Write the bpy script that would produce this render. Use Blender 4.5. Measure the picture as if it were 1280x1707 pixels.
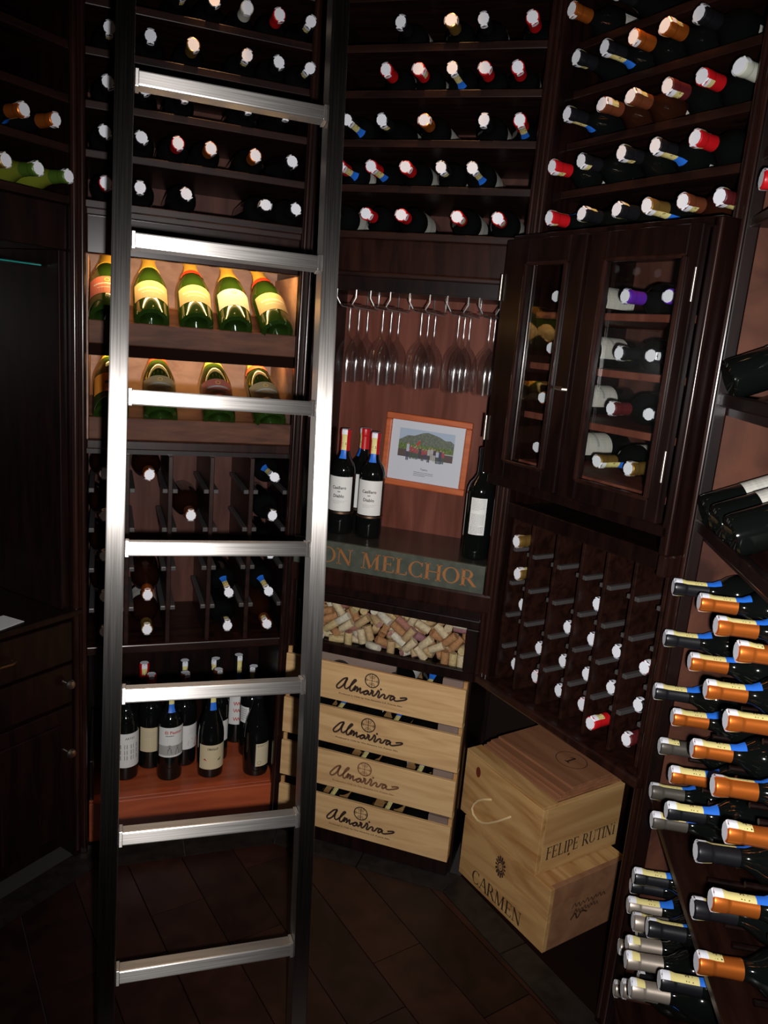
import bpy, bmesh, math, random
from mathutils import Vector, Matrix, Euler
random.seed(7)
for _o in list(bpy.data.objects):
    bpy.data.objects.remove(_o)
SC = bpy.context.scene
COL = SC.collection
R = math.radians

# ---------------------------------------------------------------- camera
cam_d = bpy.data.cameras.new('camera')
cam_d.sensor_fit = 'VERTICAL'
cam_d.sensor_height = 36.0
cam_d.lens = 1283.2 / 1707 * 36
cam_d.clip_start = 0.02
cam = bpy.data.objects.new('camera', cam_d)
COL.objects.link(cam)
CP, CR = R(12.693), R(-4.834)
_r0 = Vector((1, 0, 0)); _d0 = Vector((0, -math.sin(CP), -math.cos(CP))); _f0 = Vector((0, math.cos(CP), -math.sin(CP)))
_rx = _r0 * math.cos(CR) + _d0 * math.sin(CR)
_dn = -_r0 * math.sin(CR) + _d0 * math.cos(CR)
_up = -_dn; _bk = -_f0
cam.matrix_world = Matrix(((_rx.x, _up.x, _bk.x, 0), (_rx.y, _up.y, _bk.y, 0), (_rx.z, _up.z, _bk.z, 1.5), (0, 0, 0, 1)))
SC.camera = cam

# ---------------------------------------------------------------- world, lights, exposure
w = bpy.data.worlds.new('world'); SC.world = w; w.use_nodes = True
w.node_tree.nodes['Background'].inputs[0].default_value = (0.9, 0.55, 0.38, 1)
w.node_tree.nodes['Background'].inputs[1].default_value = 0.0012
SC.view_settings.view_transform = 'Standard'
SC.view_settings.look = 'None'
SC.view_settings.gamma = 1.0
SC.view_settings.exposure = 0.0
try: SC.view_settings.use_curve_mapping = False
except Exception: pass
try: SC.cycles.transparent_max_bounces = 32
except Exception: pass

def lamp(name, kind, loc, energy, color, size=0.03, target=None, cone=None, blend=1.0, size_y=None):
    d = bpy.data.lights.new(name, kind); d.energy = energy; d.color = color
    if kind == 'AREA':
        d.size = size
        if size_y: d.shape = 'RECTANGLE'; d.size_y = size_y
    else: d.shadow_soft_size = size
    if kind == 'SPOT': d.spot_size = R(cone); d.spot_blend = blend
    o = bpy.data.objects.new(name, d); COL.objects.link(o); o.location = loc
    if target is not None:
        o.rotation_euler = (Vector(target) - Vector(loc)).to_track_quat('-Z', 'Y').to_euler()
    return o
FLASH = Vector((0.05, 0.0, 1.455))
lamp('camera_flash', 'SPOT', FLASH, 135, (1.0, 0.97, 0.95), 0.014, FLASH + _f0 * 2.0 + Vector((0.12, 0, 0.06)), 106, 1.0)

# ---------------------------------------------------------------- frames of the five rack walls
TA, TB, TC, TD, TZ = R(20.357), R(-16.673), R(-57.733), R(-97.733), R(59.957)
def _u(a): return Vector((math.cos(a), math.sin(a), 0))
cAB = Vector((-.248, 2.122, 0)); cBC = Vector((.310, 1.955, 0)); cCD = Vector((.612, 1.478, 0))
cZA = cAB - _u(TA) * .575; cYZ = cZA - _u(TZ) * .575
FACES = {'A': (cZA, TA, .575), 'B': (cAB, TB, .582), 'C': (cBC, TC, .565), 'D': (cCD, TD, .80), 'Z': (cYZ, TZ, .575)}
def wp(f, s, d, z):
    c, a, L = FACES[f]; n = Vector((-math.sin(a), math.cos(a), 0))
    return c + _u(a) * s + n * d + Vector((0, 0, z))

# warm halogen spots over the racks, and the flash of the camera
WARM = (1.0, 0.50, 0.20)
SPOTS = [('A', .30, -.20), ('B', .33, -.20), ('C', .30, -.22)]

# ---------------------------------------------------------------- materials
def P(name, col, rough=.5, metal=0.0, coat=0.0, **kw):
    m = bpy.data.materials.new(name); m.use_nodes = True
    b = m.node_tree.nodes['Principled BSDF']
    b.inputs['Base Color'].default_value = (*col, 1); b.inputs['Roughness'].default_value = rough
    b.inputs['Metallic'].default_value = metal; b.inputs['Coat Weight'].default_value = coat
    b.inputs['Coat Roughness'].default_value = 0.15
    for k, v in kw.items(): b.inputs[k.replace('_', ' ')].default_value = v
    return m
def grain(m, c1, c2, scale=(3, 3, 40), nscale=4.0, bump=0.0, detail=6, dist=0.6, lo=.35, hi=.65):
    nt = m.node_tree; N = nt.nodes; L = nt.links; b = N['Principled BSDF']
    tc = N.new('ShaderNodeTexCoord'); mp = N.new('ShaderNodeMapping'); mp.inputs['Scale'].default_value = scale
    oi = N.new('ShaderNodeObjectInfo'); ad = N.new('ShaderNodeVectorMath'); ad.operation = 'ADD'
    mu = N.new('ShaderNodeVectorMath'); mu.operation = 'SCALE'; mu.inputs['Scale'].default_value = 3.0
    cb = N.new('ShaderNodeCombineXYZ')
    L.new(oi.outputs['Random'], cb.inputs[0]); L.new(oi.outputs['Random'], cb.inputs[1]); L.new(oi.outputs['Random'], cb.inputs[2])
    L.new(cb.outputs[0], mu.inputs[0]); L.new(tc.outputs['Object'], ad.inputs[0]); L.new(mu.outputs[0], ad.inputs[1])
    L.new(ad.outputs[0], mp.inputs[0])
    no = N.new('ShaderNodeTexNoise'); no.inputs['Scale'].default_value = nscale; no.inputs['Detail'].default_value = detail
    no.inputs['Distortion'].default_value = dist
    L.new(mp.outputs[0], no.inputs['Vector'])
    cr = N.new('ShaderNodeValToRGB'); cr.color_ramp.elements[0].color = (*c1, 1); cr.color_ramp.elements[1].color = (*c2, 1)
    cr.color_ramp.elements[0].position = lo; cr.color_ramp.elements[1].position = hi
    L.new(no.outputs['Fac'], cr.inputs[0]); L.new(cr.outputs[0], b.inputs['Base Color'])
    if bump:
        bp = N.new('ShaderNodeBump'); bp.inputs['Strength'].default_value = bump; bp.inputs['Distance'].default_value = .002
        L.new(no.outputs['Fac'], bp.inputs['Height']); L.new(bp.outputs[0], b.inputs['Normal'])
    return m
def thin_glass(name, tint=(1, 1, 1), rough=0.02, refl=1.0, base=0.02):
    m = bpy.data.materials.new(name); m.use_nodes = True; nt = m.node_tree; N = nt.nodes; L = nt.links
    N.remove(N['Principled BSDF']); out = N['Material Output']
    tr = N.new('ShaderNodeBsdfTransparent'); tr.inputs[0].default_value = (*tint, 1)
    gl = N.new('ShaderNodeBsdfGlossy'); gl.inputs['Roughness'].default_value = rough
    ge = N.new('ShaderNodeNewGeometry'); dt = N.new('ShaderNodeVectorMath'); dt.operation = 'DOT_PRODUCT'
    L.new(ge.outputs['Normal'], dt.inputs[0]); L.new(ge.outputs['Incoming'], dt.inputs[1])
    ab = N.new('ShaderNodeMath'); ab.operation = 'ABSOLUTE'; L.new(dt.outputs['Value'], ab.inputs[0])
    om = N.new('ShaderNodeMath'); om.operation = 'SUBTRACT'; om.inputs[0].default_value = 1.0; L.new(ab.outputs[0], om.inputs[1])
    pw = N.new('ShaderNodeMath'); pw.operation = 'POWER'; pw.inputs[1].default_value = 5.0; L.new(om.outputs[0], pw.inputs[0])
    ma = N.new('ShaderNodeMath'); ma.operation = 'MULTIPLY_ADD'; ma.inputs[1].default_value = refl; ma.inputs[2].default_value = base
    mx = N.new('ShaderNodeMixShader'); L.new(pw.outputs[0], ma.inputs[0])
    L.new(ma.outputs[0], mx.inputs[0]); L.new(tr.outputs[0], mx.inputs[1]); L.new(gl.outputs[0], mx.inputs[2])
    L.new(mx.outputs[0], out.inputs[0]); return m
def brushed(name, col, rough, rot=0.0):
    m = P(name, col, rough, 1.0); nt = m.node_tree; N = nt.nodes; L = nt.links; b = N['Principled BSDF']
    b.inputs['Anisotropic'].default_value = .85; b.inputs['Anisotropic Rotation'].default_value = rot
    tg = N.new('ShaderNodeTangent'); tg.direction_type = 'UV_MAP'; tg.uv_map = 'UVMap'
    L.new(tg.outputs[0], b.inputs['Tangent'])
    tc = N.new('ShaderNodeTexCoord'); mp = N.new('ShaderNodeMapping'); mp.inputs['Scale'].default_value = (1, 60, 1)
    no = N.new('ShaderNodeTexNoise'); no.inputs['Scale'].default_value = 6; no.inputs['Detail'].default_value = 5
    L.new(tc.outputs['UV'], mp.inputs[0]); L.new(mp.outputs[0], no.inputs['Vector'])
    mr = N.new('ShaderNodeMapRange'); mr.inputs['To Min'].default_value = rough * .75; mr.inputs['To Max'].default_value = rough * 1.35
    L.new(no.outputs['Fac'], mr.inputs[0]); L.new(mr.outputs[0], b.inputs['Roughness'])
    return m

M = {}
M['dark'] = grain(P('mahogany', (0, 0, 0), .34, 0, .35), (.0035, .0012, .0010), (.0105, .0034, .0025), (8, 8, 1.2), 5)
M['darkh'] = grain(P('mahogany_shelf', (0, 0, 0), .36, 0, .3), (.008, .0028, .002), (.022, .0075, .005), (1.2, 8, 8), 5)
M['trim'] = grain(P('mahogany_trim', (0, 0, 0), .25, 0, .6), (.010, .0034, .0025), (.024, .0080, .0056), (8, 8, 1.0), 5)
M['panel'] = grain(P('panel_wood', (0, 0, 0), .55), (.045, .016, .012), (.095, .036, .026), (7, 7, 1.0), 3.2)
M['niche'] = grain(P('niche_wood', (0, 0, 0), .5), (.095, .026, .016), (.165, .052, .034), (9, 9, .9), 3.0)
M['pale'] = grain(P('pale_panel', (0, 0, 0), .6), (.25, .15, .115), (.34, .22, .17), (3, 3, 6), 5)
M['shelfbrown'] = grain(P('display_shelf_wood', (0, 0, 0), .6), (.055, .020, .011), (.11, .042, .022), (1.5, 9, 9), 5)
M['tray'] = grain(P('tray_wood', (0, 0, 0), .4, 0, .2), (.30, .055, .018), (.42, .085, .028), (1.4, 9, 9), 3.5)
M['side'] = grain(P('copper_side', (0, 0, 0), .42, 0, .15), (.030, .012, .009), (.105, .040, .024), (3, 3, 2.2), 3.2, detail=4, lo=.36, hi=.66)
M['champ_label'] = P('champagne_label', (.30, .24, .13), .6); M['champ_white'] = P('champagne_label_white', (.46, .42, .36), .6)
M['matt'] = P('matt_dark_wood', (.008, .003, .002), .9, Specular_IOR_Level=.05)
M['cleat'] = P('cleat', (.060, .055, .055), .35)
M['glassd'] = P('bottle_glass_dark', (.0035, .0045, .004), .07, 0, .0, Specular_IOR_Level=.6)
M['glassg'] = P('bottle_glass_green', (.010, .022, .004), .06, 0, .0, Specular_IOR_Level=.6)
M['glassy'] = P('bottle_glass_yellowgreen', (.16, .19, .02), .10, 0, .0)
M['glassb'] = P('bottle_glass_brown', (.020, .006, .003), .09, 0, .0)
M['champ'] = P('champagne_glass', (.012, .030, .004), .05, 0, .2, Specular_IOR_Level=.6)
CAPS = {'k': ('black', (.008, .008, .010), .32, .0), 'r': ('red', (.52, .008, .012), .35, .0), 'o': ('orange', (.78, .20, .03), .32, .75),
        'g': ('gold', (.62, .36, .09), .3, .8), 'w': ('white', (.60, .62, .52), .4, 0), 'w2': ('silver', (.50, .43, .36), .38, .7),
        's': ('grey', (.085, .075, .062), .38, .3), 'c': ('brown', (.22, .06, .025), .35, .4), 'm': ('maroon', (.10, .012, .014), .4, 0),
        'p': ('purple', (.12, .02, .42), .35, 0), 'e': ('green', (.08, .16, .02), .35, .2)}
for k, (n, c, ro, me) in CAPS.items(): M['cap_' + k] = P('capsule_' + n.replace('-', '_'), c, ro, me)
M['white'] = P('stamp_white', (.84, .86, .93), .5)
M['cream'] = P('stamp_cream', (.80, .70, .28), .5)
M['blue'] = P('stamp_blue', (.02, .16, .72), .45)
M['ink'] = P('ink', (.035, .012, .010), .6)
M['inkred'] = P('ink_red', (.50, .03, .02), .6)
M['label'] = grain(P('label_paper', (0, 0, 0), .6), (.52, .51, .46), (.62, .60, .54), (9, 9, 90), 3)
M['labelw'] = P('label_white', (.72, .72, .70), .6)
M['labelc'] = P('label_cream', (.62, .52, .33), .6)
M['labelp'] = P('label_pink', (.35, .10, .08), .6)
M['labelo'] = P('label_orange', (.75, .26, .03), .6)
M['grey'] = P('print_grey', (.17, .17, .17), .6)
M['greyl'] = P('print_lightgrey', (.38, .38, .36), .6)
M['foil'] = P('gold_foil', (.90, .58, .10), .35, .25)
M['foilr'] = P('red_neck_band', (.75, .05, .02), .4)
M['wire'] = P('rack_wire', (.75, .75, .75), .38, 1.0)
M['steel'] = brushed('brushed_steel_rail', (.60, .57, .54), .33, 0.25)
M['chrome'] = P('hinge_metal', (.62, .55, .48), .3, 1.0)
M['pane'] = thin_glass('window_pane', (.96, .97, .96), .01, .8, .035)
M['wine_glass'] = thin_glass('wine_glass', (.965, .97, .975), .11, .9, .10)
M['teal'] = P('teal_glint_paint', (.02, .30, .26), .15)  # glint colour painted on, for light caught by hanging glass feet
M['counter'] = P('slate_counter', (.020, .022, .020), .18, 0, .3)
M['sign'] = grain(P('slate_sign', (0, 0, 0), .35), (.050, .058, .044), (.072, .080, .062), (5, 5, 5), 8)
M['copper'] = P('engraved_copper', (.42, .17, .06), .38, .45)
M['pine'] = grain(P('crate_pine', (0, 0, 0), .55), (.46, .27, .115), (.60, .385, .18), (1.1, 14, 14), 2.6, dist=1.4, lo=.3, hi=.62)
M['pine2'] = grain(P('box_pine', (0, 0, 0), .55), (.33, .155, .048), (.50, .295, .115), (1.0, 7, 7), 2.2, dist=2.2, lo=.32, hi=.6)
M['pine_end'] = grain(P('box_pine_end', (0, 0, 0), .55), (.33, .165, .055), (.52, .32, .13), (8, .8, 8), 1.8, dist=1.2, lo=.3, hi=.62)
M['plank_lid'] = grain(P('lid_plywood', (0, 0, 0), .55), (.20, .080, .036), (.29, .125, .060), (1.2, 9, 9), 2.6)
M['pinebrown'] = grain(P('box_brown', (0, 0, 0), .6), (.21, .095, .045), (.29, .14, .07), (1, 7, 7), 3)
M['crategrey'] = grain(P('crate_inner_grey', (0, 0, 0), .6), (.15, .10, .08), (.21, .15, .12), (1, 9, 9), 3)
M['knot'] = P('pine_knot', (.13, .022, .010), .5)
M['burn'] = P('branded_ink', (.030, .012, .006), .7)
M['burnf'] = P('branded_ink_faded', (.16, .065, .03), .7)
M['rope'] = P('rope', (.62, .44, .22), .8)
M['frame'] = grain(P('picture_frame_wood', (0, 0, 0), .4), (.42, .09, .028), (.54, .13, .04), (3, 30, 30), 3)
M['mat'] = P('picture_paper', (.56, .58, .64), .5)
M['sky'] = P('print_sky', (.36, .44, .55), .5); M['hill'] = grain(P('print_hill', (0, 0, 0), .5), (.08, .10, .075), (.16, .18, .13), (60, 60, 60), 3)
M['field'] = grain(P('print_field', (0, 0, 0), .5), (.06, .10, .02), (.16, .22, .06), (60, 60, 60), 3)
M['yard'] = P('print_yard', (.09, .06, .055), .5)
for i, c in enumerate([(.42, .45, .55), (.35, .05, .06), (.28, .08, .07), (.06, .05, .06), (.40, .38, .36), (.05, .09, .06), (.05, .05, .10)]): M['cl%d' % i] = P('print_clothes_%d' % i, c, .5)
M['skin'] = P('print_skin', (.45, .22, .14), .5)
CORKC = [(.50, .33, .17), (.62, .48, .31), (.42, .20, .085), (.66, .58, .47), (.36, .15, .11), (.55, .40, .20), (.30, .13, .15)]
for i, c in enumerate(CORKC):
    M['cork%d' % i] = grain(P('cork_%d' % i, (0, 0, 0), .8), tuple(x * .8 for x in c), tuple(min(1, x * 1.12) for x in c), (40, 40, 40), 4)
M['corkend'] = grain(P('cork_end', (0, 0, 0), .8), (.30, .10, .12), (.50, .30, .22), (40, 40, 40), 3)
M['tile'] = grain(P('floor_tile', (0, 0, 0), .38), (.016, .0058, .0040), (.031, .011, .0075), (2, 2, 2), 6)
M['tileb'] = grain(P('floor_tile_darker', (0, 0, 0), .36), (.011, .0045, .0033), (.022, .0085, .006), (2, 2, 2), 6)
M['tiled'] = grain(P('border_tile', (0, 0, 0), .38), (.012, .0095, .0085), (.022, .0175, .015), (4, 4, 4), 6)
M['grout'] = P('grout', (.035, .031, .028), .8)
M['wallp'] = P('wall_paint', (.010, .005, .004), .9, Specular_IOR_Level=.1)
M['brassd'] = P('dark_brass', (.35, .22, .14), .35, 1.0)
for _k, _s, _c in (('dark', .30, .08), ('darkh', .30, .05), ('trim', .40, .30), ('panel', .15, 0), ('niche', .15, 0), ('side', .15, 0), ('shelfbrown', .2, 0), ('pale', .2, 0), ('tile', .3, 0), ('tileb', .3, 0), ('tiled', .3, 0)):
    _b = M[_k].node_tree.nodes['Principled BSDF']; _b.inputs['Specular IOR Level'].default_value = _s; _b.inputs['Coat Weight'].default_value = _c
M['lampw'] = bpy.data.materials.new('lamp_glow'); M['lampw'].use_nodes = True
_b = M['lampw'].node_tree.nodes['Principled BSDF']; _b.inputs['Emission Color'].default_value = (1, .55, .2, 1); _b.inputs['Emission Strength'].default_value = 6.0
M['led'] = bpy.data.materials.new('led_glow'); M['led'].use_nodes = True
_b = M['led'].node_tree.nodes['Principled BSDF']; _b.inputs['Emission Color'].default_value = (1, .62, .22, 1); _b.inputs['Emission Strength'].default_value = 2.0

# ---------------------------------------------------------------- mesh helpers
class MB:
    def __init__(s): s.v = []; s.f = []; s.mi = []; s.sm = []
    def add(s, vs, fs, mi=0, smooth=False):
        b = len(s.v); s.v += [tuple(v) for v in vs]; s.f += [tuple(b + i for i in f) for f in fs]
        s.mi += [mi] * len(fs); s.sm += [smooth] * len(fs); return s
    def box(s, x0, x1, y0, y1, z0, z1, mi=0):
        return s.add([(x0, y0, z0), (x1, y0, z0), (x1, y1, z0), (x0, y1, z0), (x0, y0, z1), (x1, y0, z1), (x1, y1, z1), (x0, y1, z1)],
                     [(0, 3, 2, 1), (4, 5, 6, 7), (0, 1, 5, 4), (1, 2, 6, 5), (2, 3, 7, 6), (3, 0, 4, 7)], mi)
    def lathe(s, prof, n=24, mi=0, closed=True, smooth=True):
        vs = []; fs = []
        for (r, z) in prof:
            for k in range(n):
                a = 2 * math.pi * k / n; vs.append((r * math.cos(a), r * math.sin(a), z))
        for i in range(len(prof) - 1):
            for k in range(n):
                k2 = (k + 1) % n; fs.append((i * n + k, i * n + k2, (i + 1) * n + k2, (i + 1) * n + k))
        if closed:
            if prof[0][0] > 1e-6: fs.append(tuple(range(n - 1, -1, -1)))
            if prof[-1][0] > 1e-6: fs.append(tuple(range((len(prof) - 1) * n, len(prof) * n)))
        return s.add(vs, fs, mi, smooth)
    def tube(s, pts, r, n=8, mi=0):
        pts = [Vector(p) for p in pts]; vs = []; fs = []; a = None
        for i, p in enumerate(pts):
            t = (pts[min(i + 1, len(pts) - 1)] - pts[max(i - 1, 0)]).normalized()
            if a is None:
                a = t.cross(Vector((0, 0, 1)))
                if a.length < .05: a = t.cross(Vector((1, 0, 0)))
            a = (a - t * a.dot(t)).normalized(); b = t.cross(a)
            for k in range(n):
                q = 2 * math.pi * k / n; vs.append(p + (a * math.cos(q) + b * math.sin(q)) * r)
        for i in range(len(pts) - 1):
            for k in range(n):
                k2 = (k + 1) % n; fs.append((i * n + k, i * n + k2, (i + 1) * n + k2, (i + 1) * n + k))
        fs.append(tuple(range(n - 1, -1, -1))); fs.append(tuple(range((len(pts) - 1) * n, len(pts) * n)))
        return s.add(vs, fs, mi, True)
    def mesh(s, name, mats, bevel=0.0, uv=False):
        me = bpy.data.meshes.new(name); me.from_pydata(s.v, [], s.f)
        if not isinstance(mats, (list, tuple)): mats = [mats]
        for m in mats: me.materials.append(m)
        me.polygons.foreach_set('material_index', s.mi); me.polygons.foreach_set('use_smooth', s.sm)
        if bevel:
            bm = bmesh.new(); bm.from_mesh(me)
            bmesh.ops.bevel(bm, geom=[e for e in bm.edges], offset=bevel, segments=2, affect='EDGES', profile=.5, clamp_overlap=True)
            bm.to_mesh(me); bm.free()
        if any(s.sm):
            try: me.set_sharp_from_angle(angle=R(42))
            except Exception: pass
        if uv:
            ul = me.uv_layers.new(name='UVMap')
            for p in me.polygons:
                for li in p.loop_indices:
                    c = me.vertices[me.loops[li].vertex_index].co
                    d = [c.x, c.y, c.z]; a = uv - 1; nrm = [abs(x) for x in p.normal]
                    rest = [i for i in range(3) if i != a]
                    o = rest[0] if nrm[rest[0]] < nrm[rest[1]] else rest[1]
                    ul.data[li].uv = (d[a], d[o])
        me.update(); return me
def ob(name, me, parent=None, loc=None, rot=None, label=None, cat=None, group=None, kind=None):
    o = bpy.data.objects.new(name, me); COL.objects.link(o)
    if parent is not None: o.parent = parent
    if loc is not None: o.location = loc
    if rot is not None: o.rotation_euler = rot
    if label: o['label'] = label
    if cat: o['category'] = cat
    if group: o['group'] = group
    if kind: o['kind'] = kind
    return o
def bx(name, x0, x1, y0, y1, z0, z1, mat, parent=None, bevel=0.0, **kw):
    return ob(name, MB().box(x0, x1, y0, y1, z0, z1).mesh(name, mat, bevel), parent, **kw)
def empty(name, f, label, cat, group=None, s=0, d=0, z=0):
    o = ob(name, None, label=label, cat=cat, group=group); o.empty_display_size = .05
    o.location = wp(f, s, d, z); o.rotation_euler = (0, 0, FACES[f][1]); return o

# ---------------------------------------------------------------- lettering (flat prints made as thin geometry)
def seg(x0, y0, x1, y1, w):
    dx, dy = x1 - x0, y1 - y0; l = math.hypot(dx, dy); nx, ny = -dy / l * w / 2, dx / l * w / 2
    return [(x0 + nx, y0 + ny), (x0 - nx, y0 - ny), (x1 - nx, y1 - ny), (x1 + nx, y1 + ny)]
def arc(cx, cy, rx, ry, a0, a1, wt, wn, n=14):
    out = []
    for i in range(n):
        ps = []
        for t in (i, i + 1):
            a = R(a0 + (a1 - a0) * t / n); w_ = wn + (wt - wn) * abs(math.cos(a)); c, s_ = math.cos(a), math.sin(a)
            ps.append(((cx + (rx - w_ / 2) * c, cy + (ry - wn / 2) * s_), (cx + (rx + w_ / 2) * c, cy + (ry + wn / 2) * s_)))
        out.append([ps[0][0], ps[0][1], ps[1][1], ps[1][0]])
    return out
T_, H_ = .15, .055
def sf(x, y, w=.26): return seg(x - w / 2, y, x + w / 2, y, H_)
GL = {
 'D': (.86, [seg(.15, 0, .15, 1, T_), seg(.02, .02, .36, .02, H_), seg(.02, .98, .36, .98, H_)] + arc(.34, .5, .40, .48, -90, 90, T_, H_)),
 'O': (.92, arc(.44, .5, .36, .48, 0, 360, T_, H_, 24)),
 'C': (.84, arc(.44, .5, .36, .48, 45, 315, T_, H_, 20) + [seg(.70, .72, .72, .98, .05), seg(.70, .28, .72, .02, .05)]),
 'N': (.94, [seg(.14, 0, .14, 1, H_), seg(.14, .99, .74, .02, T_), seg(.74, 0, .74, 1, H_), sf(.14, .02), sf(.10, .98), sf(.74, .98)]),
 'M': (1.14, [seg(.14, 0, .18, 1, H_), seg(.20, .99, .52, .04, T_), seg(.52, .04, .86, .99, H_), seg(.88, 0, .86, 1, T_), sf(.14, .02), sf(.90, .02), sf(.12, .98, .2), sf(.93, .98, .2)]),
 'E': (.72, [seg(.15, 0, .15, 1, T_), seg(.02, .02, .60, .02, H_), seg(.02, .98, .58, .98, H_), seg(.15, .52, .46, .52, H_), seg(.60, .0, .62, .22, H_), seg(.58, 1, .58, .80, H_), seg(.46, .42, .46, .62, H_)]),
 'F': (.68, [seg(.15, 0, .15, 1, T_), sf(.15, .02, .3), seg(.02, .98, .58, .98, H_), seg(.15, .52, .46, .52, H_), seg(.58, 1, .58, .80, H_), seg(.46, .42, .46, .62, H_)]),
 'L': (.68, [seg(.15, 0, .15, 1, T_), seg(.02, .02, .58, .02, H_), sf(.15, .98, .3), seg(.58, .0, .60, .24, H_)]),
 'H': (.94, [seg(.15, 0, .15, 1, T_), seg(.75, 0, .75, 1, T_), seg(.15, .52, .75, .52, H_), sf(.15, .02, .3), sf(.75, .02, .3), sf(.15, .98, .3), sf(.75, .98, .3)]),
 'I': (.38, [seg(.18, 0, .18, 1, T_), sf(.18, .02, .3), sf(.18, .98, .3)]),
 'i': (.38, [seg(.18, 0, .18, .82, T_), sf(.18, .02, .3), seg(.18, .92, .18, 1.04, .10)]),
 'P': (.70, [seg(.15, 0, .15, 1, T_), sf(.15, .02, .3), seg(.02, .98, .34, .98, H_), seg(.15, .46, .34, .46, H_)] + arc(.33, .72, .22, .26, -90, 90, T_, H_, 10)),
 'R': (.82, [seg(.15, 0, .15, 1, T_), sf(.15, .02, .3), seg(.02, .98, .34, .98, H_), seg(.15, .48, .36, .48, H_), seg(.38, .48, .74, .02, T_), sf(.76, .02, .14)] + arc(.33, .73, .22, .25, -90, 90, T_, H_, 10)),
 'U': (.90, [seg(.16, .30, .16, 1, T_), seg(.72, .30, .72, 1, H_), sf(.16, .98, .3), sf(.72, .98)] + arc(.44, .32, .28, .30, 180, 360, T_, H_, 12)),
 'T': (.76, [seg(.38, 0, .38, 1, T_), sf(.38, .02, .3), seg(.04, .98, .72, .98, H_), seg(.04, 1, .04, .78, H_), seg(.72, 1, .72, .78, H_)]),
 'A': (.86, [seg(.08, 0, .42, 1, H_), seg(.44, 1, .76, 0, T_), seg(.22, .34, .62, .34, H_), sf(.08, .02, .22), sf(.77, .02, .26)]),
 ' ': (.42, []),
}
def serif(text, x, y, h, xs=1.0, total=None):
    W_ = sum(GL[c][0] for c in text)
    if total: xs = total / (W_ * h)
    out = []
    for c in text:
        wd, ps = GL[c]
        for p in ps: out.append([(x + px * h * xs, y + py * h) for px, py in p])
        x += wd * h * xs
    return out
def smooth_line(pts, n=4):
    out = []
    for i in range(len(pts) - 1):
        p0 = pts[max(i - 1, 0)]; p1 = pts[i]; p2 = pts[i + 1]; p3 = pts[min(i + 2, len(pts) - 1)]
        for k in range(n):
            t = k / n
            out.append(tuple(.5 * (2 * p1[a] + (p2[a] - p0[a]) * t + (2 * p0[a] - 5 * p1[a] + 4 * p2[a] - p3[a]) * t * t + (3 * p1[a] - p0[a] - 3 * p2[a] + p3[a]) * t ** 3) for a in (0, 1)))
    out.append(pts[-1]); return out
def ribbon(pts, w):
    L_ = []; n = len(pts)
    for i, p in enumerate(pts):
        a = pts[max(i - 1, 0)]; b = pts[min(i + 1, n - 1)]; dx, dy = b[0] - a[0], b[1] - a[1]; l = math.hypot(dx, dy) or 1
        L_.append(((p[0] - dy / l * w / 2, p[1] + dx / l * w / 2), (p[0] + dy / l * w / 2, p[1] - dx / l * w / 2)))
    return [[L_[i][0], L_[i][1], L_[i + 1][1], L_[i + 1][0]] for i in range(n - 1)]
def ring(cx, cy, rx, ry, w, n=28): return ribbon([(cx + rx * math.cos(2 * math.pi * k / n), cy + ry * math.sin(2 * math.pi * k / n)) for k in range(n + 1)], w)
def rect(x0, y0, x1, y1): return [(x0, y0), (x1, y0), (x1, y1), (x0, y1)]
def polys_mesh(name, groups, mapf):
    """groups: list of (material, polygons in 2-D); mapf(x, y, layer) -> 3-D point"""
    mb = MB(); mats = []
    for li, (m, ps) in enumerate(groups):
        mats.append(m)
        for p in ps: mb.add([mapf(x, y, li) for x, y in p], [tuple(range(len(p)))], li)
    return mb.mesh(name, mats)
_tc = {}
def text_polys(t, size, cx=0.0, cy=0.0, width=None, bold=0.0):
    """polygons of Blender's own font, centred on cx, with its base line at cy"""
    if t not in _tc:
        cu = bpy.data.curves.new('text', 'FONT'); cu.body = t; cu.resolution_u = 2; cu.offset = bold
        o = bpy.data.objects.new('text', cu); COL.objects.link(o)
        bpy.context.view_layer.update()
        me = o.to_mesh(); _tc[t] = ([(v.co.x, v.co.y) for v in me.vertices], [tuple(p.vertices) for p in me.polygons])
        o.to_mesh_clear(); bpy.data.objects.remove(o)
    vs, fs = _tc[t]
    x0 = min(v[0] for v in vs); x1 = max(v[0] for v in vs); sx = (width / (x1 - x0)) if width else size
    return [[(cx + (vs[i][0] - (x0 + x1) / 2) * sx, cy + vs[i][1] * size) for i in f] for f in fs]
def textlines(x0, x1, y0, y1, n, h, frac=1.0):
    rnd = random.Random(int(x0 * 1e4) + n); out = []
    for k in range(n):
        y = y1 - (y1 - y0) * k / max(1, n - 1); x = x0; xe = x0 + (x1 - x0) * (frac if k < n - 1 else .6)
        while x < xe:
            l = rnd.uniform(.002, .006); out.append(rect(x, y, min(x + l, xe), y + h)); x += l + .001
    return out

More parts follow.
